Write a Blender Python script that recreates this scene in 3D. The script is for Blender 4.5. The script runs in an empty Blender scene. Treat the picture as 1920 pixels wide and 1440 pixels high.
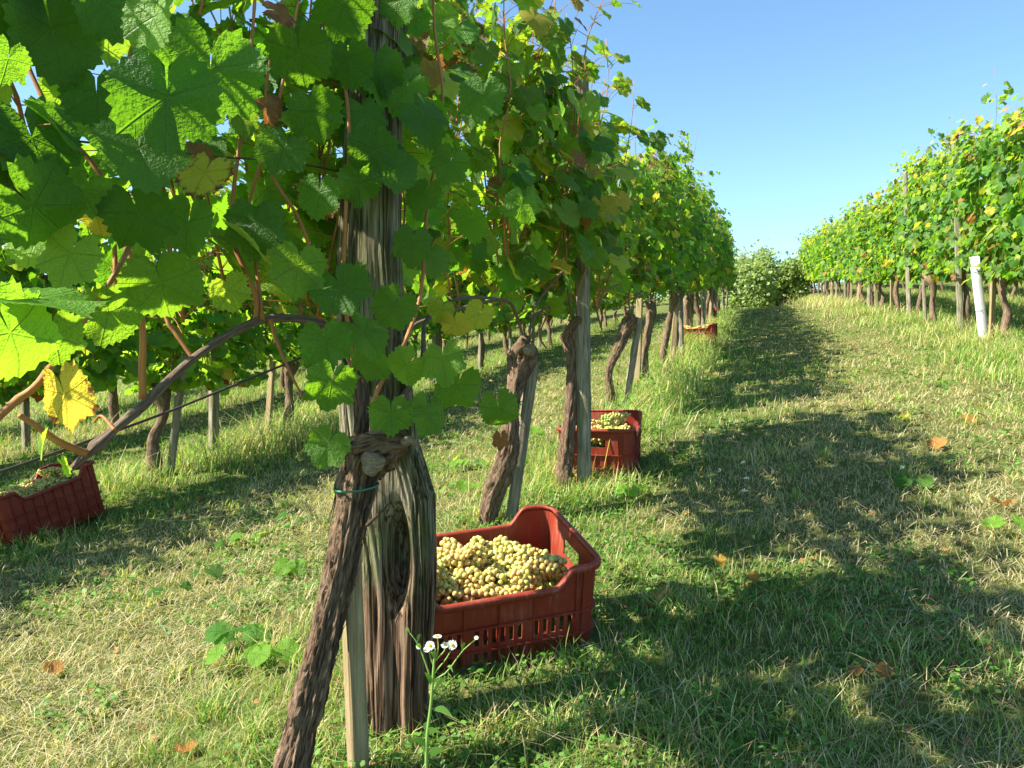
import bpy, math, random
import numpy as np
from mathutils import Vector, Matrix

random.seed(7)
rng = np.random.default_rng(7)
scn = bpy.context.scene
R_ = math.radians

# ------------------------------------------------------------------ camera
EYE = np.array([0.0, 0.0, 1.1])
YAW, PITCH, FPX = R_(16.984), R_(-2.0), 1500.0
SLOPE = 0.0936
CAM_F = np.array([-math.sin(YAW)*math.cos(PITCH), math.cos(YAW)*math.cos(PITCH), math.sin(PITCH)])
CAM_R = np.array([math.cos(YAW), math.sin(YAW), 0.0])
CAM_U = np.cross(CAM_R, CAM_F)
cam_d = bpy.data.cameras.new('camera')
cam_d.sensor_width = 36.0
cam_d.lens = 36.0*FPX/1920.0
cam_d.clip_start = 0.05
cam_d.clip_end = 2000.0
cam = bpy.data.objects.new('camera', cam_d)
scn.collection.objects.link(cam)
mm = Matrix((CAM_R.tolist(), CAM_U.tolist(), (-CAM_F).tolist())).transposed()
cam.matrix_world = Matrix.Translation(EYE.tolist()) @ mm.to_4x4()
scn.camera = cam

# ------------------------------------------------------------------ world, sun, exposure
LIGHT = Vector((0.92, 0.50, -1.0)).normalized()      # the way the light travels
SUN_EL = math.asin(-LIGHT.z)
SUN_AZ = math.atan2(-LIGHT.x, -LIGHT.y)
world = bpy.data.worlds.new('World')
scn.world = world
world.use_nodes = True
wn = world.node_tree
sky = wn.nodes.new('ShaderNodeTexSky')
sky.sky_type = 'NISHITA'
sky.sun_disc = False
sky.sun_elevation = SUN_EL
sky.sun_rotation = SUN_AZ
sky.altitude = 200
sky.air_density = 1.0
sky.dust_density = 0.2
sky.ozone_density = 1.6
wn.nodes['Background'].inputs['Strength'].default_value = 0.088
wb = wn.nodes.new('ShaderNodeMix'); wb.data_type = 'RGBA'; wb.blend_type = 'MULTIPLY'; wb.inputs[0].default_value = 1.0
wb.inputs[7].default_value = (0.80, 0.97, 1.0, 1)
wn.links.new(sky.outputs[0], wb.inputs[6])
wn.links.new(wb.outputs[2], wn.nodes['Background'].inputs['Color'])
sun_d = bpy.data.lights.new('sun', 'SUN')
sun_d.energy = 5.0
sun_d.angle = R_(0.55)
sun_d.color = (1.0, 0.93, 0.80)
sun = bpy.data.objects.new('sun', sun_d)
sun.rotation_euler = LIGHT.to_track_quat('-Z', 'Y').to_euler()
scn.collection.objects.link(sun)
scn.view_settings.view_transform = 'Standard'
scn.view_settings.look = 'None'
scn.view_settings.gamma = 1.0
scn.view_settings.exposure = 1.58
scn.cycles.max_bounces = 8
scn.cycles.transparent_max_bounces = 8
scn.cycles.use_adaptive_sampling = True
try:
    scn.cycles.use_denoising = True
except Exception:
    pass

# ------------------------------------------------------------------ measuring helpers
def ray(px, py):
    return CAM_F + (px-960.0)/FPX*CAM_R + (720.0-py)/FPX*CAM_U
def at(px, py, D):
    """point at depth D along the line of sight through a spot of the 1920x1440 frame"""
    return EYE + ray(px, py)*D

def hash2(ix, iy, seed):
    h = (ix.astype(np.int64)*374761393 + iy.astype(np.int64)*668265263 + seed*1274126177) & 0xffffffff
    h = ((h ^ (h >> 13))*1274126177) & 0xffffffff
    h = h ^ (h >> 16)
    return (h & 0xffff)/65535.0
def vnoise(x, y, seed=0):
    x = np.asarray(x, float); y = np.asarray(y, float)
    x, y = np.broadcast_arrays(x, y)
    ix = np.floor(x); iy = np.floor(y)
    fx = x-ix; fy = y-iy
    fx = fx*fx*(3-2*fx); fy = fy*fy*(3-2*fy)
    a = hash2(ix, iy, seed); b = hash2(ix+1, iy, seed); c = hash2(ix, iy+1, seed); d = hash2(ix+1, iy+1, seed)
    return (a*(1-fx)+b*fx)*(1-fy)+(c*(1-fx)+d*fx)*fy
def fbm(x, y, seed=0, octv=4):
    s = 0; a = 0.5; t = 0
    for k in range(octv):
        s = s+a*vnoise(np.asarray(x)*2**k, np.asarray(y)*2**k, seed+k*17); t += a; a *= 0.5
    return s/t

def sstep(a, b, x):
    t = np.clip((x-a)/(b-a), 0, 1)
    return t*t*(3-2*t)
ROWS_Y0 = 26.0
def gz(x, y):
    """ground height"""
    x = np.asarray(x, float); y = np.asarray(y, float)
    crest = 26.0 + 22.0*sstep(1.4, 3.0, x) + 70*sstep(-2.2, -6.0, x) + 30*sstep(3.5, 6.5, x)
    over = np.maximum(y-crest, 0)
    z = SLOPE*y + 0.082*np.clip(x+1.0, -14, 2.4) + 0.055*np.clip(x-1.4, 0, 14)
    z = z - np.where(over < 10, over*over*0.0085, 0.85+(over-10)*0.17)
    z = z + (fbm(x*0.9, y*0.9, 5, 3)-0.5)*0.07 + (fbm(x*4.5, y*4.5, 9, 3)-0.5)*0.05
    # low ridges under the vine rows
    for rx in (-1.12, 2.7, -4.2):
        z = z + 0.035*np.exp(-((x-rx)/0.35)**2)
    return z
def gzf(x, y):
    return float(gz(x, y))
def gp(px, py, up=0.0):
    """where the line of sight meets the ground"""
    d = ray(px, py); t = 0.6
    while t < 90:
        P = EYE+d*t
        if P[2] < gzf(P[0], P[1])+up: break
        t += 0.01+t*0.004
    return EYE+d*t

# ------------------------------------------------------------------ object helpers
def link(o, parent=None):
    scn.collection.objects.link(o)
    if parent is not None: o.parent = parent
    return o
def tag(o, label=None, cat=None, group=None, kind=None):
    if label: o['label'] = label
    if cat: o['category'] = cat
    if group: o['group'] = group
    if kind: o['kind'] = kind
    return o
def empty(name, loc, label, cat, group=None, rot=None):
    o = bpy.data.objects.new(name, None)
    o.empty_display_size = 0.1
    o.location = [float(v) for v in loc]
    if rot is not None: o.rotation_euler = rot
    link(o)
    return tag(o, label, cat, group)

def np_mesh(name, V, F, mat, smooth=True, uv=None, col=None, mats=None, midx=None):
    """V (n,3); F list of index arrays (k,3) or (k,4); uv per vertex; col per vertex rgb"""
    me = bpy.data.meshes.new(name)
    if isinstance(F, np.ndarray): F = [F]
    F = [np.asarray(f, dtype=np.int32) for f in F if len(f)]
    V = np.asarray(V, dtype=np.float32)
    me.vertices.add(len(V)); me.vertices.foreach_set('co', V.ravel())
    loops = np.concatenate([f.ravel() for f in F])
    tot = np.concatenate([np.full(len(f), f.shape[1], dtype=np.int32) for f in F])
    start = np.concatenate([[0], np.cumsum(tot)[:-1]]).astype(np.int32)
    me.loops.add(len(loops)); me.loops.foreach_set('vertex_index', loops)
    me.polygons.add(len(tot)); me.polygons.foreach_set('loop_start', start)
    try: me.polygons.foreach_set('loop_total', tot)
    except Exception: pass
    me.polygons.foreach_set('use_smooth', np.full(len(tot), bool(smooth)))
    if midx is not None: me.polygons.foreach_set('material_index', np.asarray(midx, dtype=np.int32))
    me.update(calc_edges=True)
    if uv is not None:
        l = me.uv_layers.new(name='UVMap')
        l.data.foreach_set('uv', np.asarray(uv, dtype=np.float32)[loops].ravel())
    if col is not None:
        a = me.color_attributes.new('tint', 'FLOAT_COLOR', 'POINT')
        c = np.ones((len(V), 4), dtype=np.float32); c[:, :3] = col
        a.data.foreach_set('color', c.ravel())
    for m in (mats or [mat]): me.materials.append(m)
    return me
def mobj(name, me, parent=None, loc=None):
    o = bpy.data.objects.new(name, me)
    if loc is not None: o.location = [float(v) for v in loc]
    return link(o, parent)

class Geo:
    """collects pieces and joins them into one mesh"""
    def __init__(s): s.V = []; s.F3 = []; s.F4 = []; s.UV = []; s.C = []; s.n = 0
    def add(s, V, F, uv=None, col=None):
        V = np.asarray(V, float); F = np.asarray(F, int)
        s.V.append(V); (s.F3 if F.shape[1] == 3 else s.F4).append(F+s.n)
        s.UV.append(np.zeros((len(V), 2)) if uv is None else np.asarray(uv, float))
        c = np.ones((len(V), 3))*0.5
        if col is not None: c[:] = col
        s.C.append(c); s.n += len(V)
    def more(s, F):   # faces on the last added block
        F = np.asarray(F, int)+s.n-len(s.V[-1])
        (s.F3 if F.shape[1] == 3 else s.F4).append(F)
    def mesh(s, name, mat, smooth=True):
        F = []
        if s.F3: F.append(np.concatenate(s.F3))
        if s.F4: F.append(np.concatenate(s.F4))
        return np_mesh(name, np.concatenate(s.V), F, mat, smooth, np.concatenate(s.UV), np.concatenate(s.C))

def catmull(P, n):
    P = np.asarray(P, float)
    if len(P) < 3: return P[0]+(P[-1]-P[0])*np.linspace(0, 1, n)[:, None]
    Q = np.vstack([2*P[0]-P[1], P, 2*P[-1]-P[-2]])
    t = np.linspace(0, len(P)-1-1e-6, n); i = t.astype(int); f = (t-i)[:, None]
    a, b, c, d = Q[i], Q[i+1], Q[i+2], Q[i+3]
    return 0.5*((2*b)+(-a+c)*f+(2*a-5*b+4*c-d)*f**2+(-a+3*b-3*c+d)*f**3)
def tube(g, P, rad, seg=6, disp=None, col=None, cap=True, sm=None):
    """tube along P; rad per point or scalar; disp(ang, dist) gives a factor on the radius"""
    P = np.asarray(P, float); n = len(P)
    rad = np.ones(n)*rad if np.isscalar(rad) else np.asarray(rad, float)
    T = np.gradient(P, axis=0); T /= np.linalg.norm(T, axis=1)[:, None]+1e-9
    ref = np.array([1.0, 0, 0]) if abs(T[0][0]) < 0.9 else np.array([0, 1.0, 0])
    A = np.zeros_like(P); B = np.zeros_like(P)
    a = ref-T[0]*(ref@T[0])
    for i in range(n):
        a = a-T[i]*(a@T[i]); a /= np.linalg.norm(a)+1e-9
        A[i] = a; B[i] = np.cross(T[i], a)
    dist = np.concatenate([[0], np.cumsum(np.linalg.norm(np.diff(P, axis=0), axis=1))])
    ang = np.arange(seg)/seg*2*math.pi
    rr = rad[:, None]*np.ones(seg)[None, :]
    if disp is not None: rr = rr*disp(ang[None, :]*np.ones(n)[:, None], dist[:, None]*np.ones(seg)[None, :])
    V = P[:, None, :]+rr[:, :, None]*(np.cos(ang)[None, :, None]*A[:, None, :]+np.sin(ang)[None, :, None]*B[:, None, :])
    idx = np.arange(n*seg).reshape(n, seg)
    nx = np.roll(idx, -1, axis=1)
    F = np.stack([idx[:-1], nx[:-1], nx[1:], idx[1:]], -1).reshape(-1, 4)
    uv = np.stack([np.ones(n)[:, None]*ang[None, :]/(2*math.pi), dist[:, None]*np.ones(seg)[None, :]], -1).reshape(-1, 2)
    V = V.reshape(-1, 3)
    if cap:
        V = np.vstack([V, P[0], P[-1]]); uv = np.vstack([uv, [0.5, 0], [0.5, dist[-1]]])
    g.add(V, F, uv, col)
    if cap:
        k = n*seg
        c0 = np.stack([nx[0], idx[0], np.full(seg, k)], -1); c1 = np.stack([idx[-1], nx[-1], np.full(seg, k+1)], -1)
        g.more(np.vstack([c0, c1]))

# ------------------------------------------------------------------ materials
def new_mat(name):
    m = bpy.data.materials.new(name); m.use_nodes = True
    nt = m.node_tree; nt.nodes.clear()
    out = nt.nodes.new('ShaderNodeOutputMaterial')
    return m, nt, out
class NB:
    def __init__(s, nt): s.nt = nt
    def n(s, typ, **kw):
        nd = s.nt.nodes.new(typ)
        for k, v in kw.items():
            if k.startswith('i_'):
                key = k[2:]
                key = int(key) if key.isdigit() else key.replace('_', ' ')
                s.set(nd.inputs[key], v)
            else: setattr(nd, k, v)
        return nd
    def set(s, sock, v):
        if isinstance(v, bpy.types.NodeSocket): s.nt.links.new(v, sock)
        else: sock.default_value = v
    def math(s, op, a, b=None, c=None, clamp=False):
        nd = s.nt.nodes.new('ShaderNodeMath'); nd.operation = op; nd.use_clamp = clamp
        s.set(nd.inputs[0], a)
        if b is not None: s.set(nd.inputs[1], b)
        if c is not None: s.set(nd.inputs[2], c)
        return nd.outputs[0]
    def mix(s, f, a, b, typ='MIX'):
        nd = s.nt.nodes.new('ShaderNodeMix'); nd.data_type = 'RGBA'; nd.blend_type = typ
        s.set(nd.inputs[0], f); s.set(nd.inputs[6], a); s.set(nd.inputs[7], b)
        return nd.outputs[2]
    def ramp(s, f, stops):
        nd = s.nt.nodes.new('ShaderNodeValToRGB'); s.set(nd.inputs[0], f)
        e = nd.color_ramp.elements
        while len(e) < len(stops): e.new(0.5)
        for k, (p, c) in enumerate(stops):
            e[k].position = p; e[k].color = (*c, 1) if len(c) == 3 else c
        return nd.outputs[0]
    def noise(s, vec, scale, detail=3, rough=0.55):
        nd = s.nt.nodes.new('ShaderNodeTexNoise'); nd.inputs['Scale'].default_value = scale
        nd.inputs['Detail'].default_value = detail; nd.inputs['Roughness'].default_value = rough
        if vec is not None: s.nt.links.new(vec, nd.inputs['Vector'])
        return nd.outputs[0]
    def mapping(s, vec, scale):
        nd = s.nt.nodes.new('ShaderNodeMapping'); s.nt.links.new(vec, nd.inputs[0])
        nd.inputs['Scale'].default_value = scale
        return nd.outputs[0]

def leaf_material(name, veins=True):
    """tint attribute: r = ageing 0..1 (green, yellow, brown), g = lightness, b = brown spots"""
    m, nt, out = new_mat(name); b = NB(nt)
    at_ = b.n('ShaderNodeAttribute', attribute_name='tint')
    sep = b.n('ShaderNodeSeparateColor'); nt.links.new(at_.outputs['Color'], sep.inputs[0])
    age, light, spot = sep.outputs[0], sep.outputs[1], sep.outputs[2]
    uvn = b.n('ShaderNodeUVMap', uv_map='UVMap')
    geo = b.n('ShaderNodeNewGeometry')
    top = b.ramp(age, [(0.0, (0.052, 0.155, 0.020)), (0.35, (0.125, 0.245, 0.030)), (0.55, (0.24, 0.30, 0.035)), (0.72, (0.56, 0.44, 0.04)), (0.84, (0.42, 0.20, 0.05)), (1.0, (0.22, 0.10, 0.045))])
    trn = b.ramp(age, [(0.0, (0.19, 0.47, 0.014)), (0.35, (0.44, 0.68, 0.028)), (0.55, (0.60, 0.68, 0.045)), (0.72, (0.85, 0.66, 0.06)), (0.84, (0.50, 0.22, 0.05)), (1.0, (0.20, 0.08, 0.03))])
    lm = b.math('MULTIPLY_ADD', light, 0.9, 0.55)
    lc = b.n('ShaderNodeCombineColor'); [nt.links.new(lm, lc.inputs[i]) for i in range(3)]
    top = b.mix(1.0, top, lc.outputs[0], 'MULTIPLY'); trn = b.mix(1.0, trn, lc.outputs[0], 'MULTIPLY')
    # paler underside
    top = b.mix(b.math('MULTIPLY', geo.outputs['Backfacing'], 0.45), top, (0.16, 0.24, 0.11, 1))
    nz = b.noise(uvn.outputs[0], 7.5 if veins else 3.0, 3)
    rough_b = None
    if veins:
        xyz = b.n('ShaderNodeSeparateXYZ'); nt.links.new(uvn.outputs[0], xyz.inputs[0])
        ax = b.math('ABSOLUTE', xyz.outputs[0]); y = xyz.outputs[1]
        acc = None
        for deg, w in ((0, 0.030), (50, 0.026), (108, 0.022)):
            c_, s_ = math.cos(R_(deg)), math.sin(R_(deg))
            perp = b.math('ABSOLUTE', b.math('SUBTRACT', b.math('MULTIPLY', ax, c_), b.math('MULTIPLY', y, s_)))
            al = b.math('ADD', b.math('MULTIPLY', ax, s_), b.math('MULTIPLY', y, c_))
            v = b.math('SUBTRACT', 1.0, b.math('DIVIDE', perp, w), clamp=True)
            v = b.math('MULTIPLY', v, b.math('GREATER_THAN', al, 0.0))
            # side veins leaving this one
            sd = b.math('ABSOLUTE', b.math('SUBTRACT', b.math('FRACT', b.math('MULTIPLY', b.math('SUBTRACT', al, b.math('MULTIPLY', perp, 0.9)), 5.5)), 0.5))
            sv = b.math('MULTIPLY', b.math('SUBTRACT', 1.0, b.math('MULTIPLY', sd, 11.0), clamp=True), b.math('MULTIPLY', b.math('LESS_THAN', perp, 0.24), b.math('GREATER_THAN', al, 0.05)))
            v = b.math('MAXIMUM', v, b.math('MULTIPLY', sv, 0.22))
            acc = v if acc is None else b.math('MAXIMUM', acc, v)
        top = b.mix(b.math('MULTIPLY', acc, 0.26), top, (0.24, 0.36, 0.10, 1))
        trn = b.mix(b.math('MULTIPLY', acc, 0.22), trn, (0.10, 0.20, 0.02, 1))
        nz3 = b.noise(uvn.outputs[0], 20.0, 2)
        bh = b.math('SUBTRACT', b.math('ADD', b.math('MULTIPLY', nz, 1.2), b.math('MULTIPLY', nz3, 0.35)), b.math('MULTIPLY', acc, 0.5))
        n6 = b.noise(uvn.outputs[0], 4.0, 3)
        top = b.mix(b.math('MULTIPLY', b.math('SUBTRACT', n6, 0.35), 0.9, clamp=True), top, b.mix(1.0, top, (0.62, 0.70, 0.8, 1), 'MULTIPLY'))
    else:
        bh = nz
    # brown burnt patches grow from the edge inwards
    ln = b.n('ShaderNodeVectorMath', operation='LENGTH'); nt.links.new(uvn.outputs[0], ln.inputs[0])
    n2 = b.noise(uvn.outputs[0], 3.2, 4)
    sp = b.math('ADD', b.math('ADD', b.math('MULTIPLY', ln.outputs['Value'], 0.5), n2), b.math('MULTIPLY', spot, 1.1))
    spm = b.math('MULTIPLY', b.math('SUBTRACT', sp, 1.42), 8.0, clamp=True)
    top = b.mix(spm, top, (0.20, 0.085, 0.035, 1)); trn = b.mix(spm, trn, (0.22, 0.08, 0.02, 1))
    bump = b.n('ShaderNodeBump', i_Strength=0.8 if veins else 0.3, i_Distance=0.006); nt.links.new(bh, bump.inputs['Height'])
    pr = b.n('ShaderNodeBsdfPrincipled', i_Roughness=0.50)
    pr.inputs['Specular IOR Level'].default_value = 0.28
    nt.links.new(top, pr.inputs['Base Color']); nt.links.new(bump.outputs[0], pr.inputs['Normal'])
    tr = b.n('ShaderNodeBsdfTranslucent'); nt.links.new(trn, tr.inputs[0]); nt.links.new(bump.outputs[0], tr.inputs['Normal'])
    mx = b.n('ShaderNodeMixShader', i_0=0.48)
    nt.links.new(pr.outputs[0], mx.inputs[1]); nt.links.new(tr.outputs[0], mx.inputs[2])
    nt.links.new(mx.outputs[0], out.inputs[0])
    return m

def wood_material(name, dark, light, moss=0.0, vs=9.0, us=60.0, bump=0.9, rough=0.9, objspace=False, foot=None):
    m, nt, out = new_mat(name); b = NB(nt)
    if objspace:
        tc = b.n('ShaderNodeTexCoord'); src = tc.outputs['Object']; sc = (us, us, vs)
    else:
        tc = b.n('ShaderNodeUVMap', uv_map='UVMap'); src = tc.outputs[0]; sc = (us, vs, 1)
    v = b.mapping(src, sc)
    n1 = b.noise(v, 1.0, 6, 0.65)
    n2 = b.noise(src, 7.0, 4, 0.6)
    f = b.math('ADD', b.math('MULTIPLY', n1, 1.5), b.math('MULTIPLY', n2, 0.5))
    c = b.ramp(b.math('SUBTRACT', f, 0.45), [(0.18, tuple(x*0.35 for x in dark)), (0.40, dark), (0.62, tuple(0.5*(x+y) for x, y in zip(dark, light))), (0.85, light)])
    if objspace:
        n5 = b.noise(b.mapping(src, (us*0.45, us*0.45, vs*0.35)), 1.0, 3, 0.6)
        ck = b.math('SUBTRACT', 1.0, b.math('MULTIPLY', b.math('ABSOLUTE', b.math('SUBTRACT', n5, 0.5)), 32.0), clamp=True)
        c = b.mix(b.math('MULTIPLY', ck, 0.85), c, (0.018, 0.013, 0.009, 1)); n1 = b.math('SUBTRACT', n1, b.math('MULTIPLY', ck, 0.6))
    if moss:
        n3 = b.noise(src, 4.0, 4)
        c = b.mix(b.math('MULTIPLY', b.math('MULTIPLY', b.math('SUBTRACT', n3, 0.47), 6.0, clamp=True), moss), c, (0.12, 0.16, 0.035, 1))
    if foot:
        sx = b.n('ShaderNodeSeparateXYZ'); nt.links.new(src, sx.inputs[0]); hz = sx.outputs[2 if objspace else 1]
        nf = b.noise(b.mapping(src, (22, 22, 4)), 1.0, 5, 0.7)
        fm = b.math('MULTIPLY', b.math('SUBTRACT', b.math('ADD', foot, b.math('MULTIPLY', b.math('SUBTRACT', nf, 0.5), 0.55)), hz), 9.0, clamp=True)
        c = b.mix(b.math('MULTIPLY', fm, 0.85), c, b.ramp(n1, [(0.3, (0.035, 0.018, 0.010)), (0.5, (0.15, 0.075, 0.042)), (0.72, (0.36, 0.25, 0.17))]))
    bp = b.n('ShaderNodeBump', i_Strength=bump, i_Distance=0.01); nt.links.new(n1, bp.inputs['Height'])
    pr = b.n('ShaderNodeBsdfPrincipled', i_Roughness=rough); pr.inputs['Specular IOR Level'].default_value = 0.2
    nt.links.new(c, pr.inputs['Base Color']); nt.links.new(bp.outputs[0], pr.inputs['Normal'])
    nt.links.new(pr.outputs[0], out.inputs[0])
    return m

def plain_material(name, col, rough=0.6, noise=0.15, scale=30, spec=0.4, bump=0.2, metallic=0.0):
    m, nt, out = new_mat(name); b = NB(nt)
    tc = b.n('ShaderNodeTexCoord')
    n = b.noise(tc.outputs['Object'], scale, 4)
    c = b.mix(n, tuple(x*(1-noise) for x in col)+(1,), tuple(min(1, x*(1+noise)) for x in col)+(1,))
    bp = b.n('ShaderNodeBump', i_Strength=bump, i_Distance=0.003); nt.links.new(n, bp.inputs['Height'])
    pr = b.n('ShaderNodeBsdfPrincipled', i_Roughness=rough, i_Metallic=metallic); pr.inputs['Specular IOR Level'].default_value = spec
    nt.links.new(c, pr.inputs['Base Color']); nt.links.new(bp.outputs[0], pr.inputs['Normal'])
    nt.links.new(pr.outputs[0], out.inputs[0])
    return m

def tinted_material(name, rough=0.6, transl=0.35, spec=0.3):
    """colour straight from the tint attribute (grass blades, berries, petals)"""
    m, nt, out = new_mat(name); b = NB(nt)
    a = b.n('ShaderNodeAttribute', attribute_name='tint')
    pr = b.n('ShaderNodeBsdfPrincipled', i_Roughness=rough); pr.inputs['Specular IOR Level'].default_value = spec
    nt.links.new(a.outputs['Color'], pr.inputs['Base Color'])
    if transl > 0:
        tr = b.n('ShaderNodeBsdfTranslucent')
        tc = b.mix(1.0, a.outputs['Color'], (1.5, 1.6, 0.7, 1), 'MULTIPLY')
        nt.links.new(tc, tr.inputs[0])
        mx = b.n('ShaderNodeMixShader', i_0=transl)
        nt.links.new(pr.outputs[0], mx.inputs[1]); nt.links.new(tr.outputs[0], mx.inputs[2])
        nt.links.new(mx.outputs[0], out.inputs[0])
    else:
        nt.links.new(pr.outputs[0], out.inputs[0])
    return m

def ground_material():
    m, nt, out = new_mat('turf_soil'); b = NB(nt)
    tc = b.n('ShaderNodeTexCoord'); o = tc.outputs['Object']
    n1 = b.noise(o, 1.3, 4); n2 = b.noise(o, 38.0, 5, 0.7); n3 = b.noise(o, 8.0, 4, 0.6)
    a = b.ramp(n2, [(0.30, (0.030, 0.038, 0.012)), (0.5, (0.085, 0.105, 0.028)), (0.70, (0.22, 0.19, 0.09))])
    c = b.ramp(n3, [(0.30, (0.040, 0.085, 0.015)), (0.55, (0.12, 0.15, 0.035)), (0.75, (0.30, 0.25, 0.11))])
    col = b.mix(0.5, a, c)
    col = b.mix(b.math('MULTIPLY', n1, 0.35), col, (0.16, 0.17, 0.05, 1))
    bp = b.n('ShaderNodeBump', i_Strength=0.9, i_Distance=0.03); nt.links.new(n2, bp.inputs['Height'])
    pr = b.n('ShaderNodeBsdfPrincipled', i_Roughness=0.95); pr.inputs['Specular IOR Level'].default_value = 0.1
    nt.links.new(col, pr.inputs['Base Color']); nt.links.new(bp.outputs[0], pr.inputs['Normal'])
    nt.links.new(pr.outputs[0], out.inputs[0])
    return m

def crate_material(name, col, dusty):
    m, nt, out = new_mat(name); b = NB(nt)
    tc = b.n('ShaderNodeTexCoord'); o = tc.outputs['Object']
    n = b.noise(o, 9.0, 5, 0.6); n2 = b.noise(b.mapping(o, (120, 120, 9)), 1.0, 3)
    c = b.mix(n, tuple(x*0.75 for x in col)+(1,), tuple(min(1, x*1.2) for x in col)+(1,))
    dm = b.math('MULTIPLY', b.math('MULTIPLY', b.math('SUBTRACT', b.math('MULTIPLY', n, n2), 0.25), 6.0, clamp=True), 0.38)
    c = b.mix(dm, c, dusty+(1,))
    bp = b.n('ShaderNodeBump', i_Strength=0.25, i_Distance=0.002); nt.links.new(n2, bp.inputs['Height'])
    rg = b.math('MULTIPLY_ADD', n, 0.3, 0.34)
    pr = b.n('ShaderNodeBsdfPrincipled'); pr.inputs['Specular IOR Level'].default_value = 0.35
    nt.links.new(rg, pr.inputs['Roughness'])
    nt.links.new(c, pr.inputs['Base Color']); nt.links.new(bp.outputs[0], pr.inputs['Normal'])
    tr = b.n('ShaderNodeBsdfTranslucent'); b.set(tr.inputs[0], (0.9, 0.10, 0.03, 1))
    mx = b.n('ShaderNodeMixShader', i_0=0.02)
    nt.links.new(pr.outputs[0], mx.inputs[1]); nt.links.new(tr.outputs[0], mx.inputs[2])
    nt.links.new(mx.outputs[0], out.inputs[0])
    return m

def berry_material():
    m, nt, out = new_mat('grape_skin'); b = NB(nt)
    a = b.n('ShaderNodeAttribute', attribute_name='tint')
    tc = b.n('ShaderNodeTexCoord'); n = b.noise(tc.outputs['Object'], 110.0, 3)
    c = b.mix(b.math('MULTIPLY', b.math('SUBTRACT', n, 0.5), 1.8, clamp=True), a.outputs['Color'], (0.56, 0.56, 0.34, 1))
    pr = b.n('ShaderNodeBsdfPrincipled', i_Roughness=0.36); pr.inputs['Specular IOR Level'].default_value = 0.45
    nt.links.new(c, pr.inputs['Base Color'])
    pr.inputs['Subsurface Weight'].default_value = 0.6
    pr.inputs['Subsurface Radius'].default_value = (1.0, 0.7, 0.25)
    pr.inputs['Subsurface Scale'].default_value = 0.006
    nt.links.new(pr.outputs[0], out.inputs[0])
    return m

M_LEAF = leaf_material('vine_leaf', True)
M_LEAF_FAR = leaf_material('vine_leaf_far', False)
M_BARK = wood_material('vine_bark', (0.085, 0.048, 0.029), (0.33, 0.235, 0.155), 0.0, 26.0, 64.0, 1.0)
M_BARK_FAR = wood_material('vine_bark_far', (0.10, 0.064, 0.040), (0.29, 0.21, 0.14), 0.1, 14.0, 18.0, 1.0)
M_POST = wood_material('weathered_post_wood', (0.17, 0.14, 0.10), (0.46, 0.42, 0.34), 0.55, 5.0, 34.0, 1.0)
M_POST_OLD = wood_material('broad_post_wood', (0.12, 0.09, 0.055), (0.40, 0.36, 0.25), 0.6, 5.0, 95.0, 1.0, objspace=True, foot=0.56)
M_STAKE = wood_material('stake_wood', (0.24, 0.175, 0.095), (0.42, 0.34, 0.20), 0.15, 6.0, 30.0, 0.5)
M_STAKE_GREY = wood_material('grey_stake_wood', (0.17, 0.14, 0.10), (0.42, 0.37, 0.28), 0.2, 4.0, 24.0, 0.8)
M_CANE = wood_material('young_cane', (0.30, 0.115, 0.035), (0.52, 0.25, 0.09), 0.0, 8.0, 6.0, 0.3, 0.55)
M_CANE_OLD = wood_material('old_cane', (0.12, 0.08, 0.055), (0.28, 0.20, 0.14), 0.0, 20.0, 10.0, 0.8, 0.8)
M_CUT = wood_material('pruning_cut', (0.13, 0.10, 0.065), (0.30, 0.25, 0.17), 0.0, 40.0, 10.0, 0.4, 0.85)
M_WIRE = plain_material('rusty_wire', (0.07, 0.05, 0.04), 0.55, 0.3, 90, 0.4, 0.2, 0.4)
M_TIE = plain_material('green_tie', (0.02, 0.16, 0.09), 0.4, 0.1, 50, 0.5, 0.1)
M_GROUND = ground_material()
M_GRASS = tinted_material('grass_blade', 0.55, 0.38, 0.3)
M_STRAW = tinted_material('straw', 0.7, 0.2, 0.2)
M_CRATE = crate_material('crate_plastic', (0.25, 0.034, 0.017), (0.40, 0.19, 0.13))
M_CRATE_DARK = crate_material('dark_crate_plastic', (0.22, 0.026, 0.015), (0.32, 0.12, 0.08))
M_BERRY = berry_material()
M_WHITE = plain_material('white_plastic', (0.70, 0.67, 0.70), 0.5, 0.16, 7, 0.4, 0.3)
M_PETAL = tinted_material('petal', 0.6, 0.3, 0.2)
M_STEM = tinted_material('green_stem', 0.5, 0.15, 0.3)
M_CABLE = plain_material('cable_metal', (0.55, 0.58, 0.62), 0.4, 0.05, 5, 0.4, 0.0, 0.6)

# ------------------------------------------------------------------ leaf shapes
def leaf_outline(n, teeth, seed):
    r = np.random.default_rng(seed)
    ctrl_a = np.array([0, 14, 27, 40, 52, 64, 80, 96, 112, 128, 150, 166, 176, 180])
    ctrl_r = np.array([1.0, .90, .80, .83, .93, .88, .78, .80, .84, .82, .80, .68, .42, .12])
    ctrl_r = ctrl_r+np.concatenate([[0], r.normal(0, 0.045, 11), [0, 0]])
    ang = np.linspace(-180, 180, n, endpoint=False)+180.0/n
    skew = np.where(ang > 0, r.uniform(.92, 1.06), r.uniform(.92, 1.06))
    rad = np.interp(np.abs(ang), ctrl_a, ctrl_r)*skew
    if teeth:
        saw = np.where(np.arange(n) % 2 == 0, 1.0, -1.0)
        rad = rad*(1+saw*0.055*np.where(np.abs(ang) < 165, 1, 0.2)+r.normal(0, 0.015, n))
    a = np.radians(ang)
    return np.stack([rad*np.sin(a), rad*np.cos(a)], -1)
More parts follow.
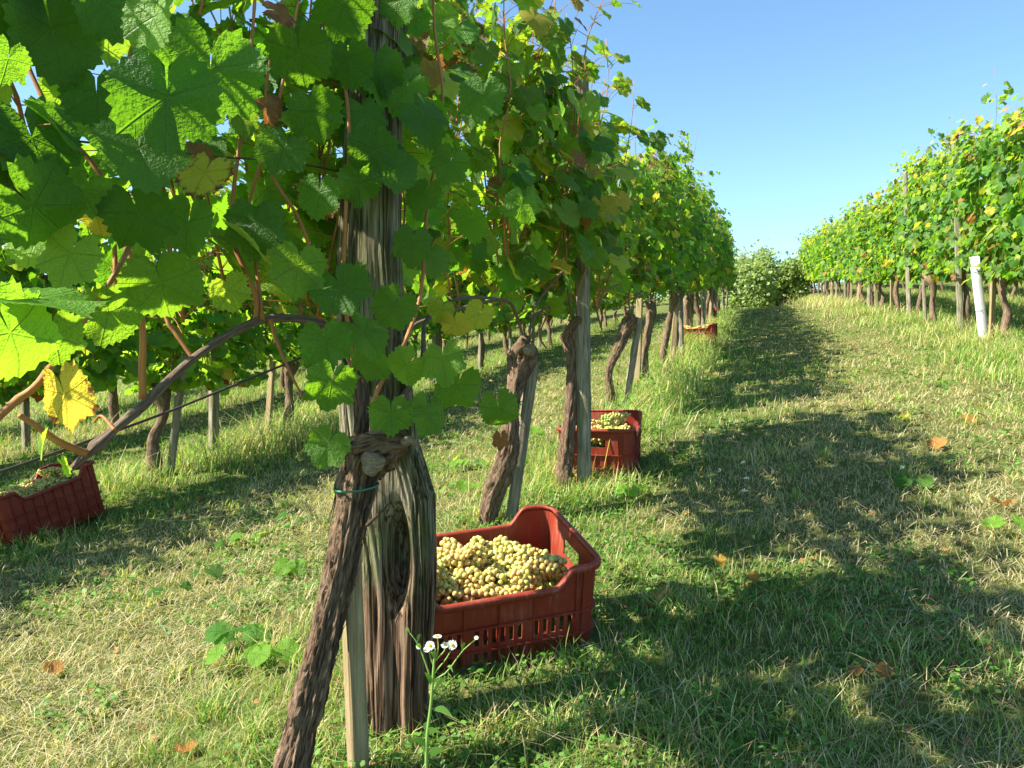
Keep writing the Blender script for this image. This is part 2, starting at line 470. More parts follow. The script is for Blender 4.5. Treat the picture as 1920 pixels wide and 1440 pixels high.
def leaf_shape(n, rings, teeth, seed):
    r = np.random.default_rng(seed)
    o = leaf_outline(n, teeth, seed)
    P = [np.zeros((1, 2))]
    for f in rings: P.append(o*f if f == 1 else (o*0.5+o/np.maximum(np.linalg.norm(o, axis=1), .3)[:, None]*0.4)*f)
    P = np.concatenate(P)
    x, y = P[:, 0], P[:, 1]; rr = np.hypot(x, y)
    th = np.arctan2(x, y)
    k = r.uniform(-0.34, 0.06); fold = r.uniform(0.02, 0.42); wv = r.uniform(0.06, 0.20)
    z = k*rr**2+fold*np.abs(x)*0.6+wv*rr**1.5*np.sin(th*r.integers(3, 6)+r.uniform(0, 6))-0.12*np.clip(y, 0, 1)**2*r.uniform(0.2, 2.2)
    z = z+0.03*rr*np.cos(th*7.0)
    V = np.stack([x, y, z], -1)
    F = []; i = np.arange(n); j = (i+1) % n
    keep = i != n-1      # leave the petiole notch open
    F.append(np.stack([np.zeros(n, int), 1+j, 1+i], -1)[keep])
    for q in range(len(rings)-1):
        a = 1+q*n; c = 1+(q+1)*n
        F.append(np.stack([a+i, a+j, c+j], -1)[keep]); F.append(np.stack([a+i, c+j, c+i], -1)[keep])
    return V, np.concatenate(F), P
LEAF_HI = [leaf_shape(54, (0.5, 0.8, 1), True, 100+k) for k in range(8)]
LEAF_MID = [leaf_shape(22, (0.6, 1), True, 200+k) for k in range(6)]
LEAF_FAR = [leaf_shape(11, (1,), False, 300+k) for k in range(4)]

def unit(v): return v/(np.linalg.norm(v, axis=-1, keepdims=True)+1e-9)
def leaves_mesh(name, pos, nrm, tip, size, tint, shapes, mat):
    pos = np.asarray(pos, float); N = len(pos)
    n = unit(np.asarray(nrm, float)); t = np.asarray(tip, float)
    t = unit(t-n*(t*n).sum(-1, keepdims=True)); x = np.cross(t, n)
    which = rng.integers(0, len(shapes), N)
    Vs, Fs, Us, Cs = [], [], [], []; base = 0
    for k, (V, F, UV) in enumerate(shapes):
        ix = np.where(which == k)[0]
        if not len(ix): continue
        m = len(V)
        W = (V[None, :, 0, None]*x[ix][:, None, :]+V[None, :, 1, None]*t[ix][:, None, :]+V[None, :, 2, None]*n[ix][:, None, :])*np.asarray(size)[ix][:, None, None]+pos[ix][:, None, :]
        Vs.append(W.reshape(-1, 3))
        Fs.append((F[None]+(np.arange(len(ix))*m)[:, None, None]+base).reshape(-1, 3)); base += m*len(ix)
        Us.append(np.tile(UV, (len(ix), 1))); Cs.append(np.repeat(np.asarray(tint)[ix], m, axis=0))
    return np_mesh(name, np.concatenate(Vs), np.concatenate(Fs), mat, True, np.concatenate(Us), np.concatenate(Cs))

# ------------------------------------------------------------------ vines
def rand_tint(n, yellow=0.06, r=rng):
    age = np.clip(r.normal(0.17, 0.15, n), 0, 0.5)
    p = r.random(n)
    age = np.where(p < yellow, r.uniform(0.5, 0.75, n), age)
    age = np.where(p < yellow*0.28, r.uniform(0.78, 1.0, n), age)
    spot = np.where(r.random(n) < 0.10, r.uniform(0.2, 0.6, n), 0.0)
    return np.stack([age, r.uniform(0.10, 0.80, n), spot], -1)

def bark_disp(seed, amp=0.22, fine=9.0, lz=5.0):
    def f(a, d):
        u = a/(2*math.pi)
        tw = u*fine+d*1.3
        n = fbm(np.cos(a)*fine*0.5+seed, np.sin(a)*fine*0.5+d*lz, seed, 4)
        strip = np.abs(vnoise(np.cos(a+d*2)*fine+9, np.sin(a+d*2)*fine+d*1.2, seed+3)-0.5)*2
        crack = np.clip(1-np.abs(vnoise(np.cos(a-d)*fine*1.1+40, np.sin(a-d)*fine*1.1+d*4.0, seed+8)-0.5)*9, 0, 1)
        shag = vnoise(np.cos(a)*fine*1.6+70, np.sin(a)*fine*1.6+d*16.0, seed+12)
        return 1+amp*(n-0.5)*2+amp*0.8*(strip-0.5)-amp*0.75*crack+amp*0.35*(shag-0.5)
    return f

def canopy(seed, halfy, z0, z1, nshoot, hi, yellow=0.05, xw=0.30, lat=1.0, leaf_s=0.068, ylo=None, yhi=None):
    """shoots and leaves of one vine, local axes: y along the row, z up from the ground"""
    r = np.random.default_rng(seed)
    shoots = Geo(); L = dict(pos=[], n=[], t=[], s=[], c=[]); pet = Geo()
    ys = np.linspace(-halfy, halfy, nshoot)+r.normal(0, 0.05, nshoot)
    if ylo is not None: ys = r.uniform(ylo, yhi, nshoot)
    for k in range(nshoot):
        y0 = ys[k]; top = z1+r.normal(-0.04, 0.13)
        if r.random() < 0.22: top += r.uniform(0.12, 0.45)
        x0 = r.normal(0, 0.05)
        zb = z0+r.uniform(-0.04, 0.12)
        n = 7
        zz = np.linspace(zb, top, n)
        xx = x0+np.cumsum(r.normal(0, 0.035, n))+r.normal(0, 0.10)*np.linspace(0, 1, n)
        yy = y0+np.cumsum(r.normal(0, 0.03, n))+r.normal(0, 0.12)*np.linspace(0, 1, n)
        P = catmull(np.stack([xx, yy, zz], -1), 16 if hi else 7)
        tube(shoots, P, np.linspace(0.0046, 0.0016, len(P)), 6 if hi else 3, col=(0.5, 0.5, 0.5))
        # nodes
        ln = top-zb; nn = int(ln/0.058)
        for q in range(nn):
            f = (q+0.5)/nn
            p = P[min(len(P)-1, int(f*(len(P)-1)))]+np.array([0, 0, r.uniform(-.03, .03)])
            reps = 1+int(r.random() < 0.75*lat)+int(r.random() < 0.5*lat)+int(r.random() < 0.15*lat)
            for e in range(reps):
                sx = 1 if r.random() < 0.5 else -1
                pl = r.uniform(0.05, 0.12)+(r.uniform(0.0, xw*0.62) if e else 0)
                bulge = 1.0-0.35*abs(f-0.45)
                d = np.array([sx*r.uniform(0.5, 1.0)*bulge, r.normal(0, 0.7), r.uniform(-0.1, 0.75)]); d /= np.linalg.norm(d)
                a = p+d*pl*1.15
                a[0] = np.clip(a[0], -xw*1.3, xw*1.3)
                sd = 1 if a[0] > 0 else -1
                up = 0.35+0.9*max(0, f-0.75)*3
                nr = np.array([sd*r.uniform(0.15, 1.0), r.normal(-0.12, 0.45), up+0.12+r.normal(0, 0.34)])
                tp = np.array([sd*r.uniform(0.0, 0.6), r.normal(0, 0.45), -1.0+r.normal(0, 0.3)])
                sz = leaf_s*r.uniform(0.62, 1.18)*(1.0 if f < 0.8 else 1.0-1.6*(f-0.8))
                L['pos'].append(a); L['n'].append(nr); L['t'].append(tp); L['s'].append(sz)
                tc = rand_tint(1, yellow*(1.0+2.5*max(0, f-0.7)), r)[0]
                if f > 0.82: tc[0] = min(1, tc[0]+0.12)
                L['c'].append(tc)
                if hi:
                    mid = (p+a)/2+np.array([0, 0, 0.012])
                    tube(pet, catmull([p, mid, a], 4), [0.0016, 0.0013, 0.0012, 0.0012], 3, col=(0.5, 0.5, 0.5), cap=False)
    return shoots, pet, {k: np.array(v) for k, v in L.items()}

def trunk_pieces(seed, h, lean, r0, hi):
    """gnarled trunk with a swollen head and short arms; local coords from ground"""
    r = np.random.default_rng(seed)
    g = Geo()
    n = 5
    zz = np.linspace(-0.12, h, n)
    P = np.stack([np.linspace(0, lean[0], n)+r.normal(0, 0.018, n), np.linspace(0, lean[1], n)+r.normal(0, 0.02, n), zz], -1)
    P = catmull(P, 60 if hi else 16); m = len(P)
    rad = r0*(1+0.16*np.sin(np.linspace(0, 9, m)+seed))*np.linspace(1.08, 0.98, m)
    t = np.linspace(0, 1, m); rad = rad*(1+0.75*sstep(0.80, 0.97, t)-0.35*sstep(0.97, 1, t))
    tube(g, P, rad, 40 if hi else 12, bark_disp(seed, 0.30 if hi else 0.26))
    top = P[-1]
    for sgn in (-1, 1):
        ln = r.uniform(0.07, 0.13)
        Q = catmull([top+np.array([0, 0, -0.06]), top+np.array([r.normal(0, .02), sgn*ln*0.5, 0.0]), top+np.array([r.normal(0, 0.03), sgn*ln, r.uniform(0.03, 0.08)])], 14 if hi else 6)
        tube(g, Q, np.linspace(r0*1.15, r0*0.55, len(Q)), 24 if hi else 9, bark_disp(seed+sgn, 0.35))
    return g, top

def make_vine(loc, seed, h=0.78, lean=(0.05, 0.05), r0=0.036, zc=(0.9, 2.3), nshoot=13, halfy=0.85, hi=False, label='', group=None, yellow=0.05, leaf_s=0.068, shapes=None, lat=1.0, xw=0.3, canes=True, ylo=None, yhi=None):
    root = empty('grapevine', loc, label, 'grapevine', group)
    g, top = trunk_pieces(seed, h, lean, r0, hi)
    mobj('trunk', g.mesh('trunk', M_BARK if hi else M_BARK_FAR), root)
    r = np.random.default_rng(seed+5)
    if canes:
        for sgn in (1, -1):
            cg = Geo()
            L_ = halfy*r.uniform(0.8, 1.0)
            P = catmull([top, top+np.array([0.0, sgn*0.15, 0.16]), top+np.array([r.normal(0, .03), sgn*L_*0.5, 0.24+r.normal(0, .03)]), [0.0, top[1]+sgn*L_*0.85, h+0.10], [0.0, top[1]+sgn*L_, h+0.02]], 22 if hi else 8)
            tube(cg, P, np.linspace(0.009, 0.005, len(P)), 8 if hi else 5, bark_disp(seed+7, 0.12))
            mobj('cane', cg.mesh('cane', M_CANE_OLD), root)
    sh, pet, L = canopy(seed+11, halfy, zc[0], zc[1], nshoot, hi, yellow, xw, lat, leaf_s, ylo, yhi)
    mobj('shoots', sh.mesh('shoots', M_CANE), root)
    if hi: mobj('leaf_stalks', pet.mesh('leaf_stalks', M_CANE), root)
    shp = shapes or (LEAF_HI if hi else LEAF_MID)
    mobj('foliage', leaves_mesh('foliage', L['pos'], L['n'], L['t'], L['s'], L['c'], shp, M_LEAF if hi else M_LEAF_FAR), root)
    return root
def copy_tree(o, label, loc, rz, sc, group=None):
    c = o.copy(); scn.collection.objects.link(c)
    c.location = [float(v) for v in loc]; c.rotation_euler = (0, 0, rz); c.scale = sc
    c['label'] = label
    if group: c['group'] = group
    for ch in o.children:
        d = ch.copy(); scn.collection.objects.link(d); d.parent = c
    return c

# ================================================================== SETTING
def axis(a, fine0, fine1, step, b, ratio=1.13):
    pts = list(np.arange(fine0, fine1, step)); s = step; v = fine1
    while v < b: pts.append(v); s *= ratio; v += s
    pts.append(b); s = step; v = fine0; lo = []
    while v > a: lo.append(v); s *= ratio; v -= s
    lo.append(a)
    return np.array(sorted(set([round(q, 5) for q in pts+lo])))
gx = axis(-260, -6, 4, 0.08, 260); gy = axis(-60, -1, 12, 0.08, 420)
GX, GY = np.meshgrid(gx, gy)
GZ = gz(GX, GY)
ii = np.arange(GX.size).reshape(GX.shape)
GF = np.stack([ii[:-1, :-1], ii[:-1, 1:], ii[1:, 1:], ii[1:, :-1]], -1).reshape(-1, 4)
tag(mobj('ground', np_mesh('ground', np.stack([GX, GY, GZ], -1).reshape(-1, 3), GF, M_GROUND)), kind='structure')

# ------------------------------------------------------------------ near row: five nearest vines are built one by one
ROW1 = -1.12
def g3(x, y, dz=0.0): return (x, y, gzf(x, y)+dz)
G1 = 'grapevines of the near row'

# the nearest vine, leaning trunk in front of the broad post
def near_vine():
    P0 = at(548, 1445, 1.60)
    base = np.array([P0[0]-0.01, P0[1]-0.02, gzf(P0[0], P0[1])])
    root = empty('grapevine', base, 'nearest vine, its shaggy trunk leaning across the broad weathered post', 'grapevine', G1)
    def W(px, py, D): return at(px, py, D)-base
    g = Geo()
    path = [np.array([-0.03, -0.04, -0.15]), W(548, 1440, 1.62), W(575, 1330, 1.64), W(607, 1200, 1.66), W(640, 1060, 1.69), W(660, 960, 1.71), W(672, 890, 1.73), W(694, 838, 1.74)]
    P = catmull(path, 300); m = len(P)
    t = np.linspace(0, 1, m)
    rad = np.interp(t, [0, .14, .24, .28, .43, .57, .71, .80, .86, .93, 1.0], [.040, .036, .030, .036, .031, .031, .033, .042, .038, .052, .034])
    tube(g, P, rad, 96, bark_disp(3, 0.26, 11.0, 7.0))
    # knuckle reaching right, ending in a pale broken stub
    Q = catmull([W(682, 860, 1.74), W(712, 842, 1.72), W(742, 832, 1.71), W(764, 834, 1.705)], 60)
    tube(g, Q, np.interp(np.linspace(0, 1, 60), [0, .35, .7, 1], [.048, .050, .036, .018]), 60, bark_disp(8, 0.52, 9.0, 26.0))
    Q = catmull([W(672, 880, 1.73), W(664, 850, 1.72), W(662, 826, 1.72)], 24)
    tube(g, Q, np.linspace(.036, .017, 24), 40, bark_disp(18, 0.50, 9.0, 26.0))
    # the dark upright spur above the head
    Q = catmull([W(676, 846, 1.76), W(680, 760, 1.80), W(668, 680, 1.83), W(664, 596, 1.85)], 60)
    tube(g, Q, np.interp(np.linspace(0, 1, 60), [0, .3, .8, 1], [.022, .014, .024, .018]), 30, bark_disp(28, 0.35, 8.0, 9.0))
    # loose bark strips
    r = np.random.default_rng(4)
    for k in range(150):
        i = r.integers(30, m-20); a = r.uniform(0, 6.28)
        d = np.array([math.cos(a), math.sin(a)*0.6, 0]); s = P[i]+d*rad[i]*1.03
        tdir = unit(P[min(m-1, i+10)]-P[i])*r.choice([-1, 1])
        ln = r.uniform(0.02, 0.10)
        tube(g, catmull([s, s+tdir*ln*0.6+d*0.003, s+tdir*ln+d*r.uniform(0.002, 0.014)], 6), np.linspace(r.uniform(.0012, .003), 0.0005, 6), 4)
    tube(g, catmull([W(688, 985, 1.66), W(712, 962, 1.64), W(733, 940, 1.63)], 8), np.linspace(0.0042, 0.0012, 8), 6)
    mobj('trunk', g.mesh('trunk', M_BARK), root)
    # sawn pruning face looking towards the lens
    c = W(695, 868, 1.660); nrm = unit(np.array([0.25, -1.0, 0.12])); e1 = unit(np.cross([0, 0, 1.0], nrm)); e2 = np.cross(nrm, e1)
    cg = Geo(); a = np.linspace(0, 2*math.pi, 28, endpoint=False)
    rr = 1+0.12*np.sin(a*3+1)+0.05*np.sin(a*7)
    ring = lambda s, off: c+e1*(np.cos(a)*0.021*rr*s)[:, None]+e2*(np.sin(a)*0.024*rr*s)[:, None]+nrm*off
    V = np.vstack([ring(1.12, -0.03), ring(1.0, 0.0), ring(0.5, -0.001), [c-nrm*0.002]])
    i = np.arange(28); j = (i+1) % 28
    cg.add(V, np.concatenate([np.stack([i, j, j+28, i+28], -1), np.stack([i+28, j+28, j+56, i+56], -1)]), np.stack([V[:, 0]*8, V[:, 2]*8], -1))
    cg.more(np.stack([i+56, j+56, np.full(28, 84)], -1))
    mobj('pruning_cut', cg.mesh('pruning_cut', M_CUT), root)
    cg = Geo(); Q = catmull([W(756, 830, 1.695), W(772, 826, 1.69), W(781, 838, 1.69)], 10)
    tube(cg, Q, np.linspace(.012, .004, 10), 14, bark_disp(2, 0.2))
    mobj('broken_stub', cg.mesh('broken_stub', M_CUT), root)
    # green tie
    tg = Geo(); cc = W(668, 912, 1.715); aa = np.linspace(0, 2*math.pi, 30)
    tube(tg, cc+np.stack([np.cos(aa)*0.047, np.sin(aa)*0.047, 0.008*np.sin(aa+1)-0.004*np.cos(aa)], -1), 0.0025, 6)
    mobj('tie', tg.mesh('tie', M_TIE), root)
    # arching fruiting cane to the left, cut at its lower end
    cane_pts = [(664, 690, 1.80), (630, 625, 1.76), (585, 602, 1.72), (500, 598, 1.62), (440, 622, 1.55), (385, 656, 1.48), (330, 700, 1.42), (275, 755, 1.37), (215, 805, 1.32), (170, 846, 1.29), (128, 884, 1.26)]
    cg = Geo(); P = catmull([W(*q) for q in cane_pts], 120)
    rad = np.interp(np.linspace(0, 1, 120), [0, .3, .6, .74, .80, .88, .9, 1], [.0085, .0085, .0075, .0095, .0070, .0125, .0075, .0042])
    tube(cg, P, rad, 14, bark_disp(31, 0.14, 6, 12))
    mobj('cane', cg.mesh('cane', M_CANE_OLD), root)
    cg = Geo(); P = catmull([W(*q) for q in [(700, 830, 1.78), (740, 770, 1.82), (790, 680, 1.9), (800, 600, 2.05), (860, 560, 2.2), (940, 560, 2.5)]], 60)
    tube(cg, P, np.linspace(.008, .0045, 60), 10, bark_disp(33, 0.14, 6, 12))
    mobj('cane', cg.mesh('cane', M_CANE_OLD), root)
    # shoots measured one by one: (points, thick, thin)
    hero = [([(268, 748, 1.37), (266, 690, 1.36), (268, 640, 1.35), (262, 566, 1.34), (240, 470, 1.35), (190, 330, 1.36), (120, 250, 1.36), (92, 208, 1.36), (40, 90, 1.37), (10, -40, 1.38)], .0062, .0034),
            ([(-40, 815, 1.02), (30, 752, 1.08), (75, 715, 1.10), (150, 610, 1.18), (212, 520, 1.22), (260, 420, 1.28), (340, 200, 1.36), (360, 60, 1.4)], .0058, .0034),
            ([(160, 850, 1.28), (110, 828, 1.24), (70, 800, 1.22), (36, 778, 1.20)], .0062, .0040),
            ([(480, 606, 1.60), (478, 550, 1.60), (440, 460, 1.60), (436, 380, 1.6), (452, 250, 1.6), (470, 100, 1.62), (480, -30, 1.64)], .0052, .0030),
            ([(492, 600, 1.6), (478, 480, 1.63), (466, 390, 1.65), (520, 200, 1.66), (560, 0, 1.68)], .0044, .0028),
            ([(506, 600, 1.61), (524, 652, 1.6), (545, 700, 1.58), (568, 746, 1.57)], .0044, .0020),
            ([(362, 672, 1.46), (330, 626, 1.46), (314, 602, 1.46), (300, 540, 1.47), (330, 400, 1.5), (300, 250, 1.52), (280, 60, 1.54)], .0042, .0026),
            ([(625, 640, 1.76), (622, 580, 1.72), (600, 520, 1.70), (560, 410, 1.68), (505, 310, 1.66), (500, 160, 1.66), (530, 0, 1.66)], .0046, .0028),
            ([(664, 690, 1.78), (645, 540, 1.74), (648, 400, 1.72), (655, 250, 1.72), (640, 120, 1.74), (600, -40, 1.76)], .0050, .0030),
            ([(700, 820, 1.76), (705, 740, 1.78), (760, 640, 1.8), (790, 540, 1.86), (800, 400, 1.9), (830, 200, 1.95), (815, 60, 2.0), (812, -30, 2.0)], .0052, .0030),
            ([(215, 806, 1.31), (190, 780, 1.33), (176, 792, 1.34)], .003, .0015)]
    for pts, ra, rb in hero:
        hg = Geo(); P = catmull([W(*q) for q in pts], 40)
        rd = np.linspace(ra, rb, 40)*(1+0.16*(np.cos(np.linspace(0, 40, 40)) > 0.9))
        tube(hg, P, rd, 10)
        mobj('shoot', hg.mesh('shoot', M_CANE), root)
    # foliage: shoots all along, heavy at the top
    sh1, pet1, L = canopy(901, 0.9, 1.02, 2.28, 19, True, 0.03, 0.26, 0.5, 0.066, -0.95, 0.85)
    off = np.array([ROW1-base[0], 0.28, 0.0])
    Lp = L['pos']+off
    w = Lp+base
    # keep the low front clear where the photograph looks through to the next row
    rel = w-EYE; dep = rel@CAM_F; pxx = 960+FPX*(rel@CAM_R)/dep; 
    hgt = w[:, 2]-gz(w[:, 0], w[:, 1])
    low = np.interp(w[:, 1], [0.8, 1.2, 1.5, 2.0, 3.0], [1.02, 1.10, 1.12, 1.0, 0.92])
    keep = (hgt > low) & (dep > 0.55)
    me = leaves_mesh('foliage', Lp[keep], L['n'][keep], L['t'][keep], L['s'][keep], L['c'][keep], LEAF_HI, M_LEAF)
    mobj('foliage', me, root)
    for gg, nm in ((sh1, 'shoots'), (pet1, 'leaf_stalks')):
        o = mobj(nm, gg.mesh(nm, M_CANE), root, off)
    # single leaves the photograph shows clearly: x, y, depth, size, facing yaw, pitch, roll of the tip, ageing, lightness, spots
    H = [(70, 600, .92, .085, 20, 30, 200, .12, .75, 0), (20, 660, .88, .070, 10, 25, 160, .15, .7, 0), (98, 655, 1.02, .062, 5, 5, 175, .22, .55, .1),
         (62, 420, 1.10, .080, 0, 20, 150, .05, .45, .0), (60, 290, 1.12, .085, 10, 35, 170, .03, .4, 0), (130, 500, 1.15, .07, -20, 30, 190, .25, .9, .0),
         (118, 765, 1.12, .062, 35, -5, 185, .72, .6, .5), (85, 838, 1.2, .038, -55, 20, 150, .34, .95, .1), (118, 880, 1.22, .026, 50, 20, 140, .34, .95, .1),
         (300, 560, 1.25, .085, 5, -25, 180, .20, .35, .1), (205, 610, 1.22, .060, 15, -20, 200, .2, .4, .1), (395, 170, 1.18, .095, 5, 10, 180, .06, .6, 0),
         (310, 220, 1.12, .090, 0, 10, 180, .03, .45, 0), (260, 310, 1.14, .078, 10, 15, 170, .03, .4, 0), (100, 90, 1.2, .095, 0, 0, 190, .06, .25, 0),
         (20, 130, 1.1, .05, 20, 50, 190, .1, .7, 0), (60, 480, 1.2, .06, 0, 30, 150, .3, .9, 0), (262, 430, 1.2, .080, 0, 5, 180, .02, .25, 0), (390, 345, 1.3, .060, -5, 10, 185, .60, .55, .55),
         (375, 300, 1.34, .045, 30, 60, 170, .92, .3, .5), (505, 215, 1.5, .045, 40, 0, 170, .95, .6, .6), (520, 35, 1.4, .040, 20, 70, 90, .92, .5, .6),
         (620, 740, 1.46, .068, 5, 5, 185, .10, .4, 0), (615, 850, 1.44, .055, 10, 0, 190, .14, .45, 0), (610, 660, 1.5, .07, 0, 15, 175, .05, .4, 0),
         (560, 520, 1.5, .075, -10, 10, 190, .22, .45, .15), (430, 560, 1.45, .062, -5, -10, 170, .42, .6, .4), (640, 560, 1.52, .075, 5, 10, 170, .03, .35, 0),
         (700, 690, 1.68, .060, 0, 10, 170, .15, .5, .0), (760, 700, 1.72, .062, 10, -10, 200, .28, .6, 0), (830, 690, 1.7, .070, -25, 0, 180, .24, .6, 0), (740, 790, 1.66, .058, 10, 5, 170, .16, .5, 0),
         (800, 790, 1.68, .060, 25, 10, 200, .12, .45, 0), (860, 740, 1.75, .075, -5, -10, 200, .15, .5, 0), (940, 780, 1.78, .066, 15, -15, 170, .14, .55, .05), (940, 830, 1.80, .030, 30, 10, 170, .9, .4, .5),
         (680, 640, 1.6, .066, 0, 20, 160, .08, .4, 0), (860, 620, 2.0, .060, 10, -5, 160, .66, .9, 0), (900, 600, 2.1, .055, -10, 0, 200, .58, .8, 0), (830, 590, 2.0, .05, -10, 0, 200, .5, .8, 0),
         (480, 440, 1.5, .08, 0, 0, 180, .08, .3, 0), (180, 200, 1.25, .07, 0, 0, 170, .04, .3, 0), (560, 120, 1.5, .08, 0, 0, 180, .1, .3, 0), (640, 40, 1.5, .09, 0, 10, 180, .05, .3, 0),
         (700, 300, 1.7, .08, 0, 0, 180, .05, .35, 0), (790, 240, 1.75, .08, 0, 10, 180, .05, .35, 0), (900, 200, 1.85, .075, 0, 10, 170, .06, .45, 0), (20, 20, 1.15, .08, 0, 0, 190, .06, .3, 0), (190, 30, 1.2, .07, 30, 20, 180, .05, .4, 0), (290, 60, 1.1, .07, -30, 30, 190, .3, .9, 0),
         (700, 150, 1.78, .075, 10, 20, 180, .05, .45, 0), (760, 190, 1.8, .07, -10, 10, 200, .08, .5, 0), (690, 230, 1.75, .07, 20, 10, 170, .05, .4, 0), (740, 330, 1.75, .075, 0, 25, 190, .05, .4, 0), (680, 360, 1.7, .07, 10, 5, 175, .1, .5, 0),
         (660, 130, 1.7, .07, 0, 10, 185, .05, .4, 0), (750, 20, 1.8, .075, 0, 20, 180, .1, .5, 0), (770, 470, 1.8, .065, 0, 10, 170, .1, .5, 0), (735, 590, 1.72, .065, 10, 10, 190, .1, .5, 0),
         (540, 300, 1.5, .07, 0, 0, 180, .1, .4, 0), (590, 230, 1.5, .075, 10, 10, 170, .05, .4, 0), (600, 380, 1.55, .07, 10, 10, 190, .08, .4, 0), (350, 440, 1.3, .07, 0, 5, 180, .05, .35, 0), (150, 380, 1.2, .07, 10, 15, 180, .05, .4, 0), (30, 350, 1.15, .07, 10, 15, 180, .05, .5, 0),
         (790, 380, 1.85, .07, 0, 10, 180, .06, .4, 0), (850, 320, 1.9, .07, 10, 20, 190, .08, .5, 0), (880, 430, 2.0, .07, 0, 10, 170, .1, .5, 0), (980, 400, 2.4, .075, 0, 10, 190, .1, .5, 0), (820, 500, 1.95, .07, 10, 0, 180, .1, .5, 0)]
    pos, nn, tt, ss, cc_ = [], [], [], [], []
    rh = np.random.default_rng(77)
    for (px, py, D, s, yw, pt, rl, age, li, sp) in H:
        s *= rh.uniform(0.74, 0.90); yw += rh.normal(0, 20); pt += rh.normal(0, 18); rl += rh.normal(0, 12); px += rh.normal(0, 4); li *= rh.uniform(.7, 1.35)
        p = W(px, py, D); toc = unit(EYE-(p+base))
        side = unit(np.cross([0, 0, 1.0], toc)); up_ = np.cross(toc, side)
        nv = toc*math.cos(R_(yw))*math.cos(R_(pt))+side*math.sin(R_(yw))+up_*math.sin(R_(pt))
        tv = up_*math.cos(R_(rl))+side*math.sin(R_(rl))
        pos.append(p+up_*s*0.35); nn.append(nv); tt.append(tv); ss.append(s*1.08); cc_.append((age, li, sp))
    mobj('hanging_leaves', leaves_mesh('hanging_leaves', np.array(pos), np.array(nn), np.array(tt), np.array(ss), np.array(cc_), LEAF_HI, M_LEAF), root)
    return root
near_vine()

v0 = make_vine(g3(ROW1, -1.2), 50, zc=(1.05, 2.3), nshoot=12, lat=0.55, hi=False, halfy=0.9, label='vine at the left end of the near row, its trunk out of the picture', group=G1, shapes=LEAF_MID)

# second to fifth vines
def simple_tie(root, top_z, x, y, rr):
    tg = Geo(); aa = np.linspace(0, 2*math.pi, 20)
    tube(tg, np.stack([x+np.cos(aa)*rr, y+np.sin(aa)*rr, top_z+0.006*np.sin(aa)], -1), 0.0022, 5)
    mobj('tie', tg.mesh('tie', M_TIE), root)
vb = make_vine(g3(-1.19, 3.45), 61, 0.80, (0.20, 0.05), 0.043, (1.04, 2.30), 22, 1.05, True, 'second vine from the front, thick trunk leaning over the near crate', G1, 0.07, 0.070, lat=0.6)
simple_tie(vb, 0.56, 0.14, 0.035, 0.050); simple_tie(vb, 0.47, 0.115, 0.03, 0.046)
g = Geo(); c = np.array([0.22, 0.0, 0.80]); tube(g, [c+np.array([-.005, 0.02, 0]), c+np.array([0.006, -0.042, 0.005])], [0.030, 0.025], 16, bark_disp(3, 0.15))
mobj('pruning_cut', g.mesh('pruning_cut', M_CUT), vb)
vc = make_vine(g3(-0.93, 4.02), 62, 0.86, (0.03, 0.12), 0.035, (1.02, 2.24), 20, 0.95, True, 'third vine from the front, upright trunk beside the second crate', G1, 0.08, 0.070, lat=0.65)
vd = make_vine(g3(-1.30, 6.75), 63, 0.80, (0.24, 0.1), 0.036, (1.02, 2.30), 22, 1.0, True, 'fourth vine from the front, slim trunk leaning to the right', G1, 0.10, 0.069, lat=0.8)
simple_tie(vd, 0.5, 0.15, 0.06, 0.042)
ve = make_vine(g3(-1.12, 8.5), 64, 0.80, (0.02, 0.1), 0.040, (1.02, 2.36), 21, 0.9, False, 'fifth vine from the front, upright trunk against a split stake', G1, 0.12, 0.069, lat=0.8)

# variants for the rest of the rows
VAR = []
for k in range(4):
    VAR.append((200+k))
proto = {}
def vine_at(x, y, k, label, group, near=True, zs=1.0, yellow=0.06, fam=0):
    key = (k, near, fam)
    P = g3(x, y)
    if key not in proto:
        rr = np.random.default_rng(500+k)
        proto[key] = make_vine(P, 500+k+fam*100+(0 if near else 50), 0.68+rr.uniform(0, .16), (rr.uniform(-.12, .16), rr.uniform(-.2, .2)), 0.042+rr.uniform(-.006, .010), {0: (0.90, 2.32), 1: (0.74, 2.3), 2: (0.70, 2.34)}[fam], 20 if near else 18, 0.95, False, label, group, yellow,
                               0.074 if near else 0.088, LEAF_MID if near else LEAF_FAR)
        proto[key].scale = (1, 1, zs)
        return proto[key]
    rz = R_(180) if random.random() < 0.5 else 0.0
    c = copy_tree(proto[key], label, P, rz+random.uniform(-.08, .08), (random.uniform(0.95, 1.1), random.uniform(.97, 1.06), zs*random.uniform(0.91, 1.08)), group)
    c.rotation_euler[0] = random.uniform(-.07, .07); c.rotation_euler[1] = random.uniform(-.04, .04)
    return c
y = 10.2; k = 0
while y < 30:
    vine_at(ROW1+random.uniform(-.06, .06), y, k % 5, 'vine farther up the near row, its trunk one of a close line', 'vines farther up the near row', y < 17, 1.10)
    y += 1.7; k += 1
